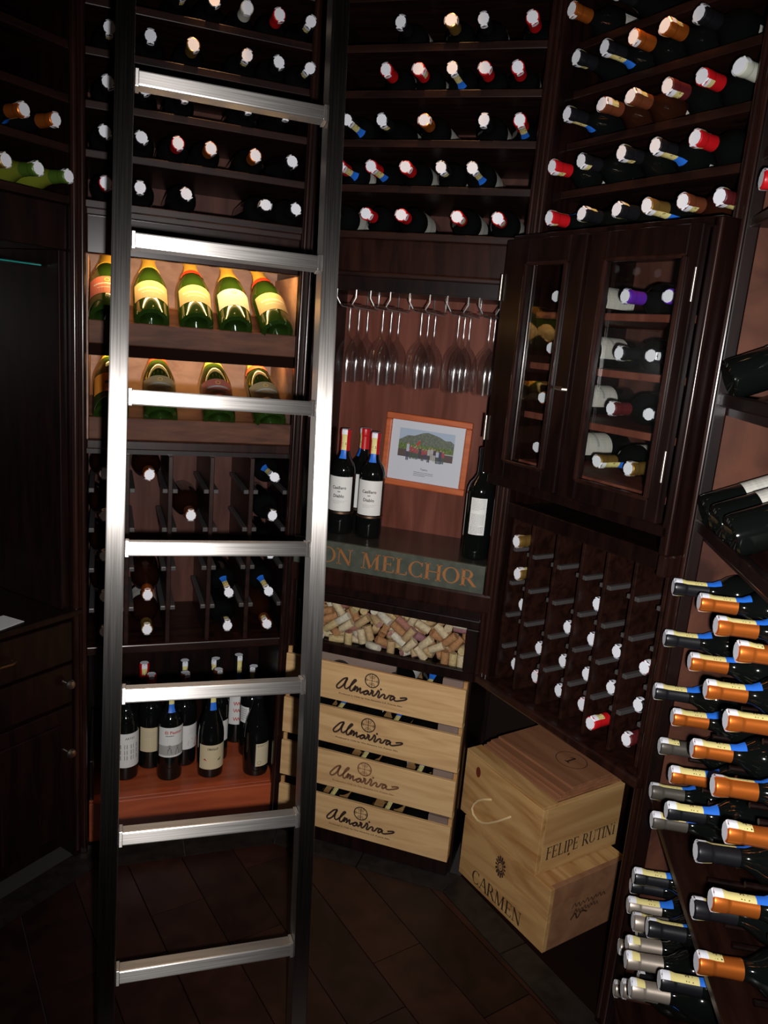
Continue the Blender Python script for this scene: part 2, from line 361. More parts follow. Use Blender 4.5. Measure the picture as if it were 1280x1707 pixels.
# ---------------------------------------------------------------- bottles
def prof(kind):
    if kind == 'bx':   # square shoulders
        return .300, [(.030, 0), (.0355, .003), (.0370, .010), (.0372, .180), (.0360, .192), (.031, .205), (.022, .217), (.0160, .228), (.0143, .240), (.0138, .262), (.0138, .290), (.0150, .292), (.0150, .299), (.013, .300)]
    if kind == 'bg':   # sloping shoulders
        return .300, [(.032, 0), (.0375, .003), (.0388, .012), (.0390, .130), (.0375, .150), (.033, .175), (.025, .200), (.0185, .222), (.0152, .245), (.0140, .265), (.0140, .290), (.0152, .292), (.0152, .299), (.013, .300)]
    return .310, [(.034, 0), (.0425, .004), (.0440, .014), (.0442, .120), (.0430, .140), (.0385, .165), (.030, .195), (.0225, .222), (.0178, .245), (.0160, .262), (.0160, .300), (.0150, .308), (.011, .310)]
_mc = {}
def cached(key, fn):
    if key not in _mc: _mc[key] = fn()
    return _mc[key]
def rad(kind, z):
    L_, pr = prof(kind)
    for (r0, z0), (r1, z1) in zip(pr, pr[1:]):
        if z0 <= z <= z1: return r0 + (r1 - r0) * (z - z0) / max(1e-9, z1 - z0)
    return pr[-1][0]
def body_mesh(kind, mk):
    L_, pr = prof(kind)
    def f():
        inner = [(0.001, .012), (.018, .006)] if kind != 'ch' else [(0.001, .026), (.020, .012), (.030, .003)]
        return MB().lathe(inner + pr, 28, closed=False).mesh('glass_body', M[mk])
    return cached(('b', kind, mk), f)
def cap_mesh(kind, col, ln):
    def f():
        L_, pr = prof(kind); o = .0006; zs = [L_ - ln, L_ - ln * .8, L_ - ln * .6, L_ - ln * .4, L_ - .0215]
        p = [(rad(kind, z) + o, z) for z in zs] + [(.0150, L_ - .0205), (.0153, L_ - .018), (.0158, L_ - .004), (.0152, L_ - .001), (.013, L_ + .0006)]
        p = [(rad(kind, zs[0]) - .0005, zs[0])] + p
        return MB().lathe(p, 24).mesh('capsule', M['cap_' + col])
    return cached(('c', kind, col, ln), f)
def stamp_mesh(kind, ln):
    """paper tax stamp folded over the mouth and down the neck"""
    def f():
        L_, pr = prof(kind); mb = MB(); top = L_ + .0012; o = .0012
        def rr(z): return max(rad(kind, z), .0158 if z > L_ - .02 else 0) + o
        n = 10; hexa = [(.0138 * math.cos(2 * math.pi * k / n + .3), .0132 * math.sin(2 * math.pi * k / n + .3), top) for k in range(n)]
        mb.add(hexa, [tuple(range(n))], 0)
        hw = .50
        def strip(sgn, za, zb, mi):
            k = max(1, int((za - zb) / .008)); cols = 5
            vs = []; fs = []
            for i in range(k + 1):
                z = za + (zb - za) * i / k
                for j in range(cols):
                    a = (j / (cols - 1) - .5) * 2 * hw + (0 if sgn > 0 else math.pi); r_ = rr(min(z, L_ - .0005)); vs.append((r_ * math.cos(a), r_ * math.sin(a), z))
            for i in range(k):
                for j in range(cols - 1): q = i * cols + j; fs.append((q, q + cols, q + cols + 1, q + 1))
            mb.add(vs, fs, mi, True)
        for sg in (1, -1):
            mb.add([(.0125 * sg, -.0078, top), (.0125 * sg, .0078, top), ((.0158 + o) * sg * math.cos(hw) , .0078, L_ - .001), ((.0158 + o) * sg * math.cos(hw), -.0078, L_ - .001)], [(0, 1, 2, 3) if sg > 0 else (3, 2, 1, 0)], 0)
        end = {0: .010, 1: .034, 2: .058, 3: .008}[ln]
        strip(1, L_ - .0008, L_ - min(.013, end), 0)
        if ln: strip(1, L_ - .013, L_ - end, 1)
        if ln == 2: strip(1, L_ - end, L_ - end - .024, 2)
        strip(-1, L_ - .0008, L_ - .008, 0)
        if ln in (1, 2): strip(-1, L_ - .008, L_ - .022, 1)
        if ln:
            z0 = L_ - (.042 if ln == 2 else .026)
            for p in (seg(-.0062, -.0052, .0008, .0052, .0021), seg(.0008, -.0052, -.0062, .0052, .0016), seg(.0042, -.0052, .0042, .0052, .0017), seg(-.001, .0070, .006, .0050, .0010)):
                mb.add([((rr(z0) + .0004) * math.cos(y / .0155), (rr(z0) + .0004) * math.sin(y / .0155), z0 + x) for x, y in p], [(0, 1, 2, 3)], 3)
        return mb.mesh('tax_stamp', [M['white'], M['cream'], M['blue'], M['ink']])
    return cached(('s', kind, ln), f)
def wrap_label(name, kind, groups, zc, ang, off=.0006):
    """groups drawn in metres (x round the bottle, y up), wrapped on the bottle at height zc, facing angle ang"""
    def mp(x, y, li):
        r_ = rad(kind, zc) + off + li * .00022; a = ang + x / r_; return (r_ * math.cos(a), r_ * math.sin(a), zc + y)
    return polys_mesh(name, groups, mp)
def strip_rect(x0, x1, y0, y1, n=12): return [rect(x0 + (x1 - x0) * i / n, y0, x0 + (x1 - x0) * (i + 1) / n, y1) for i in range(n)]
def label_mesh(kind, mk, half=.055):
    def f():
        y0, y1 = {'bx': (-.05, .045), 'bg': (-.042, .040), 'ch': (-.035, .035)}[kind]
        zc = {'bx': .125, 'bg': .075, 'ch': .085}[kind]
        g = [(M[mk], strip_rect(-half, half, y0, y1, 14)), (M['greyl'], strip_rect(-half, half, y0 + .006, y0 + .0075, 14) + strip_rect(-half, half, y1 - .009, y1 - .0075, 14) + strip_rect(-half * .6, half * .6, -.004, .004, 8))]
        return wrap_label('label', kind, g, zc, 0)
    return cached(('l', kind, mk, half), f)
def bottle(f, s, d, z, kind, glass, col, stamp, capln, lab, label, group, direction=None, upv=None, name='wine_bottle', labmat='label', labang=None):
    """bottle whose mouth is at (s, d, z) of rack f, lying with its neck to the room"""
    c, a, L0 = FACES[f]; e = _u(a); n = Vector((-math.sin(a), math.cos(a), 0))
    L_ = prof(kind)[0]
    zx = -n if direction is None else direction
    x = (e - zx * e.dot(zx)).normalized(); y = zx.cross(x)
    base = wp(f, s, d, z) - zx * L_
    o = ob(name, None, label=label, cat='bottle', group=group); o.empty_display_size = .03
    o.matrix_world = Matrix(((x.x, y.x, zx.x, base.x), (x.y, y.y, zx.y, base.y), (x.z, y.z, zx.z, base.z), (0, 0, 0, 1)))
    ob('glass_body', body_mesh(kind, glass), o)
    if col: ob('capsule', cap_mesh(kind, col, capln), o)
    if stamp is not None: ob('tax_stamp', stamp_mesh(kind, stamp[1]), o, rot=(0, 0, R(stamp[0])))
    if lab: ob('label', label_mesh(kind, labmat), o, rot=(0, 0, R(labang if labang is not None else -40)))
    return o
def stand(f, s, d, z, kind, glass, col, stamp, capln, label, group, name='wine_bottle', face=0.0):
    """bottle standing upright; face = turn of its front from the rack's normal"""
    o = ob(name, None, label=label, cat='bottle', group=group); o.empty_display_size = .03
    o.location = wp(f, s, d, z); o.rotation_euler = (0, 0, FACES[f][1] - math.pi / 2 + face)    # local +X faces the room
    ob('glass_body', body_mesh(kind, glass), o)
    if col: ob('capsule', cap_mesh(kind, col, capln), o)
    if stamp is not None: ob('tax_stamp', stamp_mesh(kind, stamp[1]), o, rot=(0, 0, R(stamp[0])))
    return o
ORD = ['first', 'second', 'third', 'fourth', 'fifth', 'sixth', 'seventh', 'eighth', 'ninth', 'tenth']

BOTTLES = [
 ('A', 'top', 0, 0.225, -0.03, 2.2315, 'k', -60, 1),
 ('A', 'top', 0, 0.302, -0.03, 2.2315, 'k', -50, 0),
 ('A', 'top', 0, 0.379, -0.03, 2.2315, 'w', -90, 0),
 ('A', 'top', 0, 0.456, -0.03, 2.2315, 'r', -70, 0),
 ('A', 'top', 0, 0.533, -0.03, 2.2315, 'k', -120, 1),
 ('A', 'top', 1, 0.073, -0.03, 2.129, 'k', -90, 1),
 ('A', 'top', 1, 0.162, -0.03, 2.129, 'k', -90, 0),
 ('A', 'top', 1, 0.258, -0.03, 2.129, 'g', -60, 0),
 ('A', 'top', 1, 0.383, -0.03, 2.129, 'k', -110, 1),
 ('A', 'top', 1, 0.46, -0.03, 2.129, 'k', -60, 0),
 ('A', 'top', 1, 0.537, -0.03, 2.129, 'k', -130, 1),
 ('A', 'top', 2, 0.07, -0.03, 2.017, 'k', -60, 0),
 ('A', 'top', 2, 0.149, -0.03, 2.017, 'k', -60, 0),
 ('A', 'top', 2, 0.239, -0.03, 2.017, 'k', -80, 0),
 ('A', 'top', 2, 0.389, -0.03, 2.017, 'k', -80, 0),
 ('A', 'top', 2, 0.483, -0.03, 2.017, 'k', -90, 0),
 ('A', 'top', 3, 0.064, -0.03, 1.911, 'k', -50, 0),
 ('A', 'top', 3, 0.145, -0.03, 1.911, 'k', -45, 0),
 ('A', 'top', 3, 0.228, -0.03, 1.911, 'r', -70, 0),
 ('A', 'top', 3, 0.305, -0.03, 1.911, 'o', -60, 0),
 ('A', 'top', 3, 0.413, -0.03, 1.911, 'o', -60, 0),
 ('A', 'top', 3, 0.505, -0.03, 1.911, 'k', -50, 1),
 ('A', 'top', 4, 0.066, -0.03, 1.8, 'r', -70, 0),
 ('A', 'top', 4, 0.143, -0.03, 1.8, 'k', -90, 0),
 ('A', 'top', 4, 0.25, -0.03, 1.8, 'k', -50, 0),
 ('A', 'top', 4, 0.444, -0.03, 1.8, 'k', 170, 1),
 ('A', 'top', 4, 0.521, -0.03, 1.8, 'k', -60, 0),
 ('B', 'top', 0, 0.207, -0.03, 2.2315, 'k', -100, 0),
 ('B', 'top', 0, 0.329, -0.03, 2.2315, 'g', 0, 0),
 ('B', 'top', 0, 0.406, -0.03, 2.2315, 'k', -80, 0),
 ('B', 'top', 0, 0.518, -0.03, 2.2315, 'r', -60, 0),
 ('B', 'top', 1, 0.179, -0.03, 2.129, 'r', -70, 0),
 ('B', 'top', 1, 0.26, -0.03, 2.129, 'r', -20, 1),
 ('B', 'top', 1, 0.343, -0.03, 2.129, 'k', -65, 2),
 ('B', 'top', 1, 0.42, -0.03, 2.129, 'r', -20, 0),
 ('B', 'top', 1, 0.497, -0.03, 2.129, 'r', -60, 0),
 ('B', 'top', 2, 0.087, -0.03, 2.017, 'k', -40, 2),
 ('B', 'top', 2, 0.178, -0.03, 2.017, 'k', -70, 1),
 ('B', 'top', 2, 0.285, -0.03, 2.017, 'o', 0, 0),
 ('B', 'top', 2, 0.431, -0.03, 2.017, 'k', -90, 0),
 ('B', 'top', 2, 0.515, -0.03, 2.017, 'r', -70, 2),
 ('B', 'top', 3, 0.075, -0.03, 1.911, 'r', -30, 2),
 ('B', 'top', 3, 0.159, -0.03, 1.911, 'r', -50, 2),
 ('B', 'top', 3, 0.248, -0.03, 1.911, 'r', -30, 0),
 ('B', 'top', 3, 0.338, -0.03, 1.911, 'k', -60, 1),
 ('B', 'top', 3, 0.415, -0.03, 1.911, 'k', -50, 2),
 ('B', 'top', 4, 0.055, -0.03, 1.8, 'k', -50, 1),
 ('B', 'top', 4, 0.155, -0.03, 1.8, 'r', -30, 0),
 ('B', 'top', 4, 0.247, -0.03, 1.8, 'r', -20, 0),
 ('B', 'top', 4, 0.389, -0.03, 1.8, 'r', -30, 1),
 ('B', 'top', 4, 0.489, -0.03, 1.8, 'r', -40, 1),
 ('C', 'top', 0, 0.06, -0.03, 2.2315, 'o', 100, 0),
 ('C', 'top', 0, 0.186, -0.03, 2.2315, 'k', 80, 0),
 ('C', 'top', 1, 0.093, -0.03, 2.129, 'k', -100, 1),
 ('C', 'top', 1, 0.175, -0.03, 2.129, 'k', -80, 2),
 ('C', 'top', 1, 0.252, -0.03, 2.129, 'o', 120, 0),
 ('C', 'top', 1, 0.329, -0.03, 2.129, 'o', 40, 1),
 ('C', 'top', 1, 0.406, -0.03, 2.129, 'k', 60, 0),
 ('C', 'top', 2, 0.086, -0.03, 2.017, 'k', -90, 2),
 ('C', 'top', 2, 0.189, -0.03, 2.017, 'c', 20, 1),
 ('C', 'top', 2, 0.266, -0.03, 2.017, 'c', 40, 1),
 ('C', 'top', 2, 0.357, -0.03, 2.017, 'm', -60, 1),
 ('C', 'top', 2, 0.435, -0.03, 2.017, 'r', 130, 1),
 ('C', 'top', 2, 0.512, -0.03, 2.017, 'w', 40, 0),
 ('C', 'top', 3, 0.058, -0.03, 1.911, 'r', -70, 1),
 ('C', 'top', 3, 0.149, -0.03, 1.911, 'k', 120, 1),
 ('C', 'top', 3, 0.263, -0.03, 1.911, 'k', -80, 1),
 ('C', 'top', 3, 0.349, -0.03, 1.911, 'k', -70, 2),
 ('C', 'top', 3, 0.441, -0.03, 1.911, 'r', 80, 1),
 ('C', 'top', 4, 0.069, -0.03, 1.8, 'r', 100, 2),
 ('C', 'top', 4, 0.172, -0.03, 1.8, 'k', 60, 1),
 ('C', 'top', 4, 0.272, -0.03, 1.8, 'k', -120, 1),
 ('C', 'top', 4, 0.35, -0.03, 1.8, 'g', -60, 2),
 ('C', 'top', 4, 0.436, -0.03, 1.8, 'c', -60, 1),
 ('C', 'top', 4, 0.516, -0.03, 1.8, 'm', -80, 2),
 ('Z', 'top', 3, 0.423, -0.03, 1.911, 'o', -60, 2),
 ('Z', 'top', 3, 0.5, -0.03, 1.911, 'o', -90, 0),
 ('Z', 'top', 4, 0.378, -0.03, 1.8, 'g', -60, 1),
 ('Z', 'top', 4, 0.455, -0.03, 1.8, 'e', -60, 1),
 ('Z', 'top', 4, 0.532, -0.03, 1.8, 'e', -60, 0),
 ('A', 'low', 0, 0.066, 0.0, 1.1, 'c', 90, 0),
 ('A', 'low', 0, 0.176, 0.0, 1.1, 'o', 70, 0),
 ('A', 'low', 0, 0.508, 0.0, 1.1, 'k', 140, 2),
 ('A', 'low', 1, 0.066, 0.0, 0.99, 'c', 90, 0),
 ('A', 'low', 1, 0.285, 0.0, 0.99, 'c', -90, 0),
 ('A', 'low', 1, 0.508, 0.0, 0.99, 'k', -100, 1),
 ('A', 'low', 2, 0.066, 0.0, 0.88, 'c', 90, 0),
 ('A', 'low', 2, 0.508, 0.0, 0.88, 'k', -90, 0),
 ('A', 'low', 3, 0.066, 0.0, 0.767, 'c', 90, 0),
 ('A', 'low', 3, 0.176, 0.0, 0.767, 'o', 90, 0),
 ('A', 'low', 3, 0.395, 0.0, 0.767, 'k', 110, 2),
 ('A', 'low', 3, 0.508, 0.0, 0.767, 'k', 120, 2),
 ('A', 'low', 4, 0.066, 0.0, 0.667, 'c', 90, 0),
 ('A', 'low', 4, 0.176, 0.0, 0.667, 'g', 90, 3),
 ('A', 'low', 4, 0.395, 0.0, 0.667, 'k', 90, 1),
 ('A', 'low', 4, 0.508, 0.0, 0.667, 'c', 120, 1),
 ('C', 'grid', 0, 0.08, -0.017, 1.03, 'g', -80, 1),
 ('C', 'grid', 1, 0.08, 0, 0.943, 'g', 80, 1),
 ('C', 'grid', 2, 0.08, 0.03, 0.856, 'k', 90, 0),
 ('C', 'grid', 1, 0.324, 0.03, 0.943, 'k', 90, 0),
 ('C', 'grid', 2, 0.245, 0.03, 0.856, 'k', 90, 0),
 ('C', 'grid', 2, 0.4, 0.03, 0.856, 'k', 90, 0),
 ('C', 'grid', 2, 0.487, 0.02, 0.856, 'm', 70, 1),
 ('C', 'grid', 3, 0.16, 0.03, 0.768, 'k', 90, 0),
 ('C', 'grid', 2, 0.324, 0.03, 0.856, 'k', 90, 0),
 ('C', 'grid', 3, 0.245, 0.03, 0.768, 'k', 90, 0),
 ('C', 'grid', 3, 0.324, 0.03, 0.768, 'k', 90, 0),
 ('C', 'grid', 3, 0.4, 0.03, 0.768, 'k', 90, 0),
 ('C', 'grid', 3, 0.487, 0.02, 0.768, 'k', 90, 0),
 ('C', 'grid', 4, 0.08, 0.03, 0.69, 'k', 90, 0),
 ('C', 'grid', 4, 0.16, 0.03, 0.69, 'r', 90, 0),
 ('C', 'grid', 4, 0.245, 0.03, 0.69, 'k', 90, 0),
 ('C', 'grid', 4, 0.324, 0.03, 0.69, 'r', 90, 0),
 ('C', 'grid', 4, 0.4, -0.02, 0.69, 'r', 70, 1),
 ('C', 'grid', 4, 0.487, 0.0, 0.69, 'm', 90, 0),
 ('C', 'cab', 0, 0.072, 0.02, 1.63, 'k', 0, 1),
 ('C', 'cab', 0, 0.283, 0.02, 1.63, 'p', -90, 0),
 ('C', 'cab', 0, 0.396, 0.02, 1.63, 'p', 0, 0),
 ('C', 'cab', 1, 0.076, 0.02, 1.51, 'r', 0, 0),
 ('C', 'cab', 1, 0.289, 0.02, 1.51, 'k', -90, 1),
 ('C', 'cab', 1, 0.376, 0.02, 1.51, 'k', 0, 0),
 ('C', 'cab', 2, 0.069, 0.02, 1.39, 'o', 0, 0),
 ('C', 'cab', 2, 0.289, 0.02, 1.39, 'm', -90, 1),
 ('C', 'cab', 2, 0.394, 0.02, 1.39, 'k', 0, 0),
 ('C', 'cab', 3, 0.071, 0.02, 1.268, 'k', 0, 0),
 ('C', 'cab', 3, 0.271, 0.02, 1.268, 'g', -30, 2),
 ('C', 'cab', 3, 0.362, 0.02, 1.268, 'g', -90, 1),
 ('D', 'peg', 1, 0.071, -0.04, 1.084, 'k', 75, 2),
 ('D', 'peg', 2, 0.182, -0.02, 1.093, 'o', 75, 2),
 ('D', 'peg', 3, 0.295, -0.02, 1.091, 'o', 80, 2),
 ('D', 'peg', 4, 0.409, -0.02, 1.093, 'o', 80, 1),
 ('D', 'peg', 5, 0.072, -0.04, 0.98, 'k', 75, 2),
 ('D', 'peg', 6, 0.19, -0.02, 0.984, 'o', 75, 2),
 ('D', 'peg', 7, 0.303, -0.02, 0.983, 'o', 75, 2),
 ('D', 'peg', 8, 0.065, -0.04, 0.865, 'k', 75, 2),
 ('D', 'peg', 9, 0.145, -0.02, 0.853, 'o', 75, 2),
 ('D', 'peg', 10, 0.42, -0.02, 0.987, 'o', 80, 2),
 ('D', 'peg', 11, 0.094, -0.02, 0.765, 's', 75, 1),
 ('D', 'peg', 12, 0.291, -0.02, 0.869, 'o', 75, 2),
 ('D', 'peg', 13, 0.197, -0.02, 0.764, 'o', 70, 2),
 ('D', 'peg', 14, 0.42, -0.02, 0.878, 'o', 110, 2),
 ('D', 'peg', 15, 0.088, -0.02, 0.662, 's', 100, 2),
 ('D', 'peg', 16, 0.282, -0.04, 0.741, 'k', 70, 2),
 ('D', 'peg', 17, 0.186, -0.035, 0.659, 's', 75, 2),
 ('D', 'peg', 18, 0.503, -0.02, 0.855, 'o', 80, 1),
 ('D', 'peg', 19, 0.432, -0.03, 0.77, 'k', 120, 2),
 ('D', 'bin', 20, 0.075, -0.023, 0.433, 'k', 80, 2),
 ('D', 'bin', 201, 0.169, -0.045, 0.522, 'k', 80, 2),
 ('D', 'bin', 21, 0.156, -0.043, 0.447, 'w2', 80, 2),
 ('D', 'bin', 22, 0.248, -0.053, 0.483, 'w2', 110, 1),
 ('D', 'bin', 23, 0.127, -0.009, 0.367, 'k', 120, 0),
 ('D', 'bin', 24, 0.323, -0.048, 0.535, 'k', 110, 2),
 ('D', 'bin', 25, 0.087, -0.028, 0.29, 'w2', 0, 0),
 ('D', 'bin', 26, 0.222, -0.05, 0.413, 'w2', -110, 2),
 ('D', 'bin', 27, 0.318, -0.073, 0.459, 'w2', -110, 1),
 ('D', 'bin', 28, 0.222, -0.017, 0.337, 'k', 110, 0),
 ('D', 'bin', 29, 0.162, 0.019, 0.292, 'k', 110, 0),
 ('D', 'bin', 30, 0.439, -0.049, 0.535, 'k', 75, 2),
 ('D', 'bin', 31, 0.11, -0.029, 0.207, 'w2', 100, 0),
 ('D', 'bin', 32, 0.289, -0.062, 0.371, 'w2', 100, 0),
 ('D', 'bin', 33, 0.395, -0.079, 0.471, 'w2', -100, 2),
 ('D', 'bin', 34, 0.528, -0.03, 0.76, 'o', 80, 2),
 ('D', 'bin', 35, 0.465, -0.03, 0.695, 'k', 110, 2),
 ('D', 'bin', 36, 0.526, -0.031, 0.652, 'o', 90, 1),
 ('D', 'top', 4, 0.139, -0.03, 1.8, 'r', -110, 0),
]
ALMAVIVA = [[(0.203, 0.55), (0.192, 0.546), (0.18, 0.533), (0.171, 0.52), (0.173, 0.513), (0.181, 0.515), (0.191, 0.526), (0.198, 0.542), (0.202, 0.548), (0.196, 0.532), (0.195, 0.52), (0.2, 0.516), (0.207, 0.521), (0.22, 0.537), (0.228, 0.547), (0.224, 0.549), (0.216, 0.537), (0.211, 0.522), (0.212, 0.514), (0.218, 0.514), (0.225, 0.526), (0.228, 0.531), (0.224, 0.515), (0.23, 0.526), (0.234, 0.528), (0.233, 0.517), (0.232, 0.514), (0.239, 0.524), (0.243, 0.527), (0.242, 0.516), (0.245, 0.513), (0.253, 0.519), (0.266, 0.524), (0.259, 0.523), (0.253, 0.515), (0.257, 0.511), (0.264, 0.516), (0.267, 0.523), (0.267, 0.515), (0.271, 0.514), (0.277, 0.525), (0.274, 0.528), (0.281, 0.526), (0.279, 0.516), (0.283, 0.512), (0.291, 0.521), (0.295, 0.531), (0.298, 0.53), (0.299, 0.523), (0.296, 0.513), (0.3, 0.511), (0.307, 0.52), (0.313, 0.524), (0.316, 0.52), (0.314, 0.513), (0.321, 0.513), (0.328, 0.523), (0.331, 0.526)], [(0.331, 0.526), (0.333, 0.525), (0.343, 0.524), (0.335, 0.522), (0.332, 0.514), (0.335, 0.511), (0.343, 0.519), (0.345, 0.523), (0.344, 0.514), (0.35, 0.512), (0.36, 0.515), (0.375, 0.521), (0.38, 0.526), (0.375, 0.527), (0.36, 0.523)], [(0.301, 0.535), (0.305, 0.539)]]
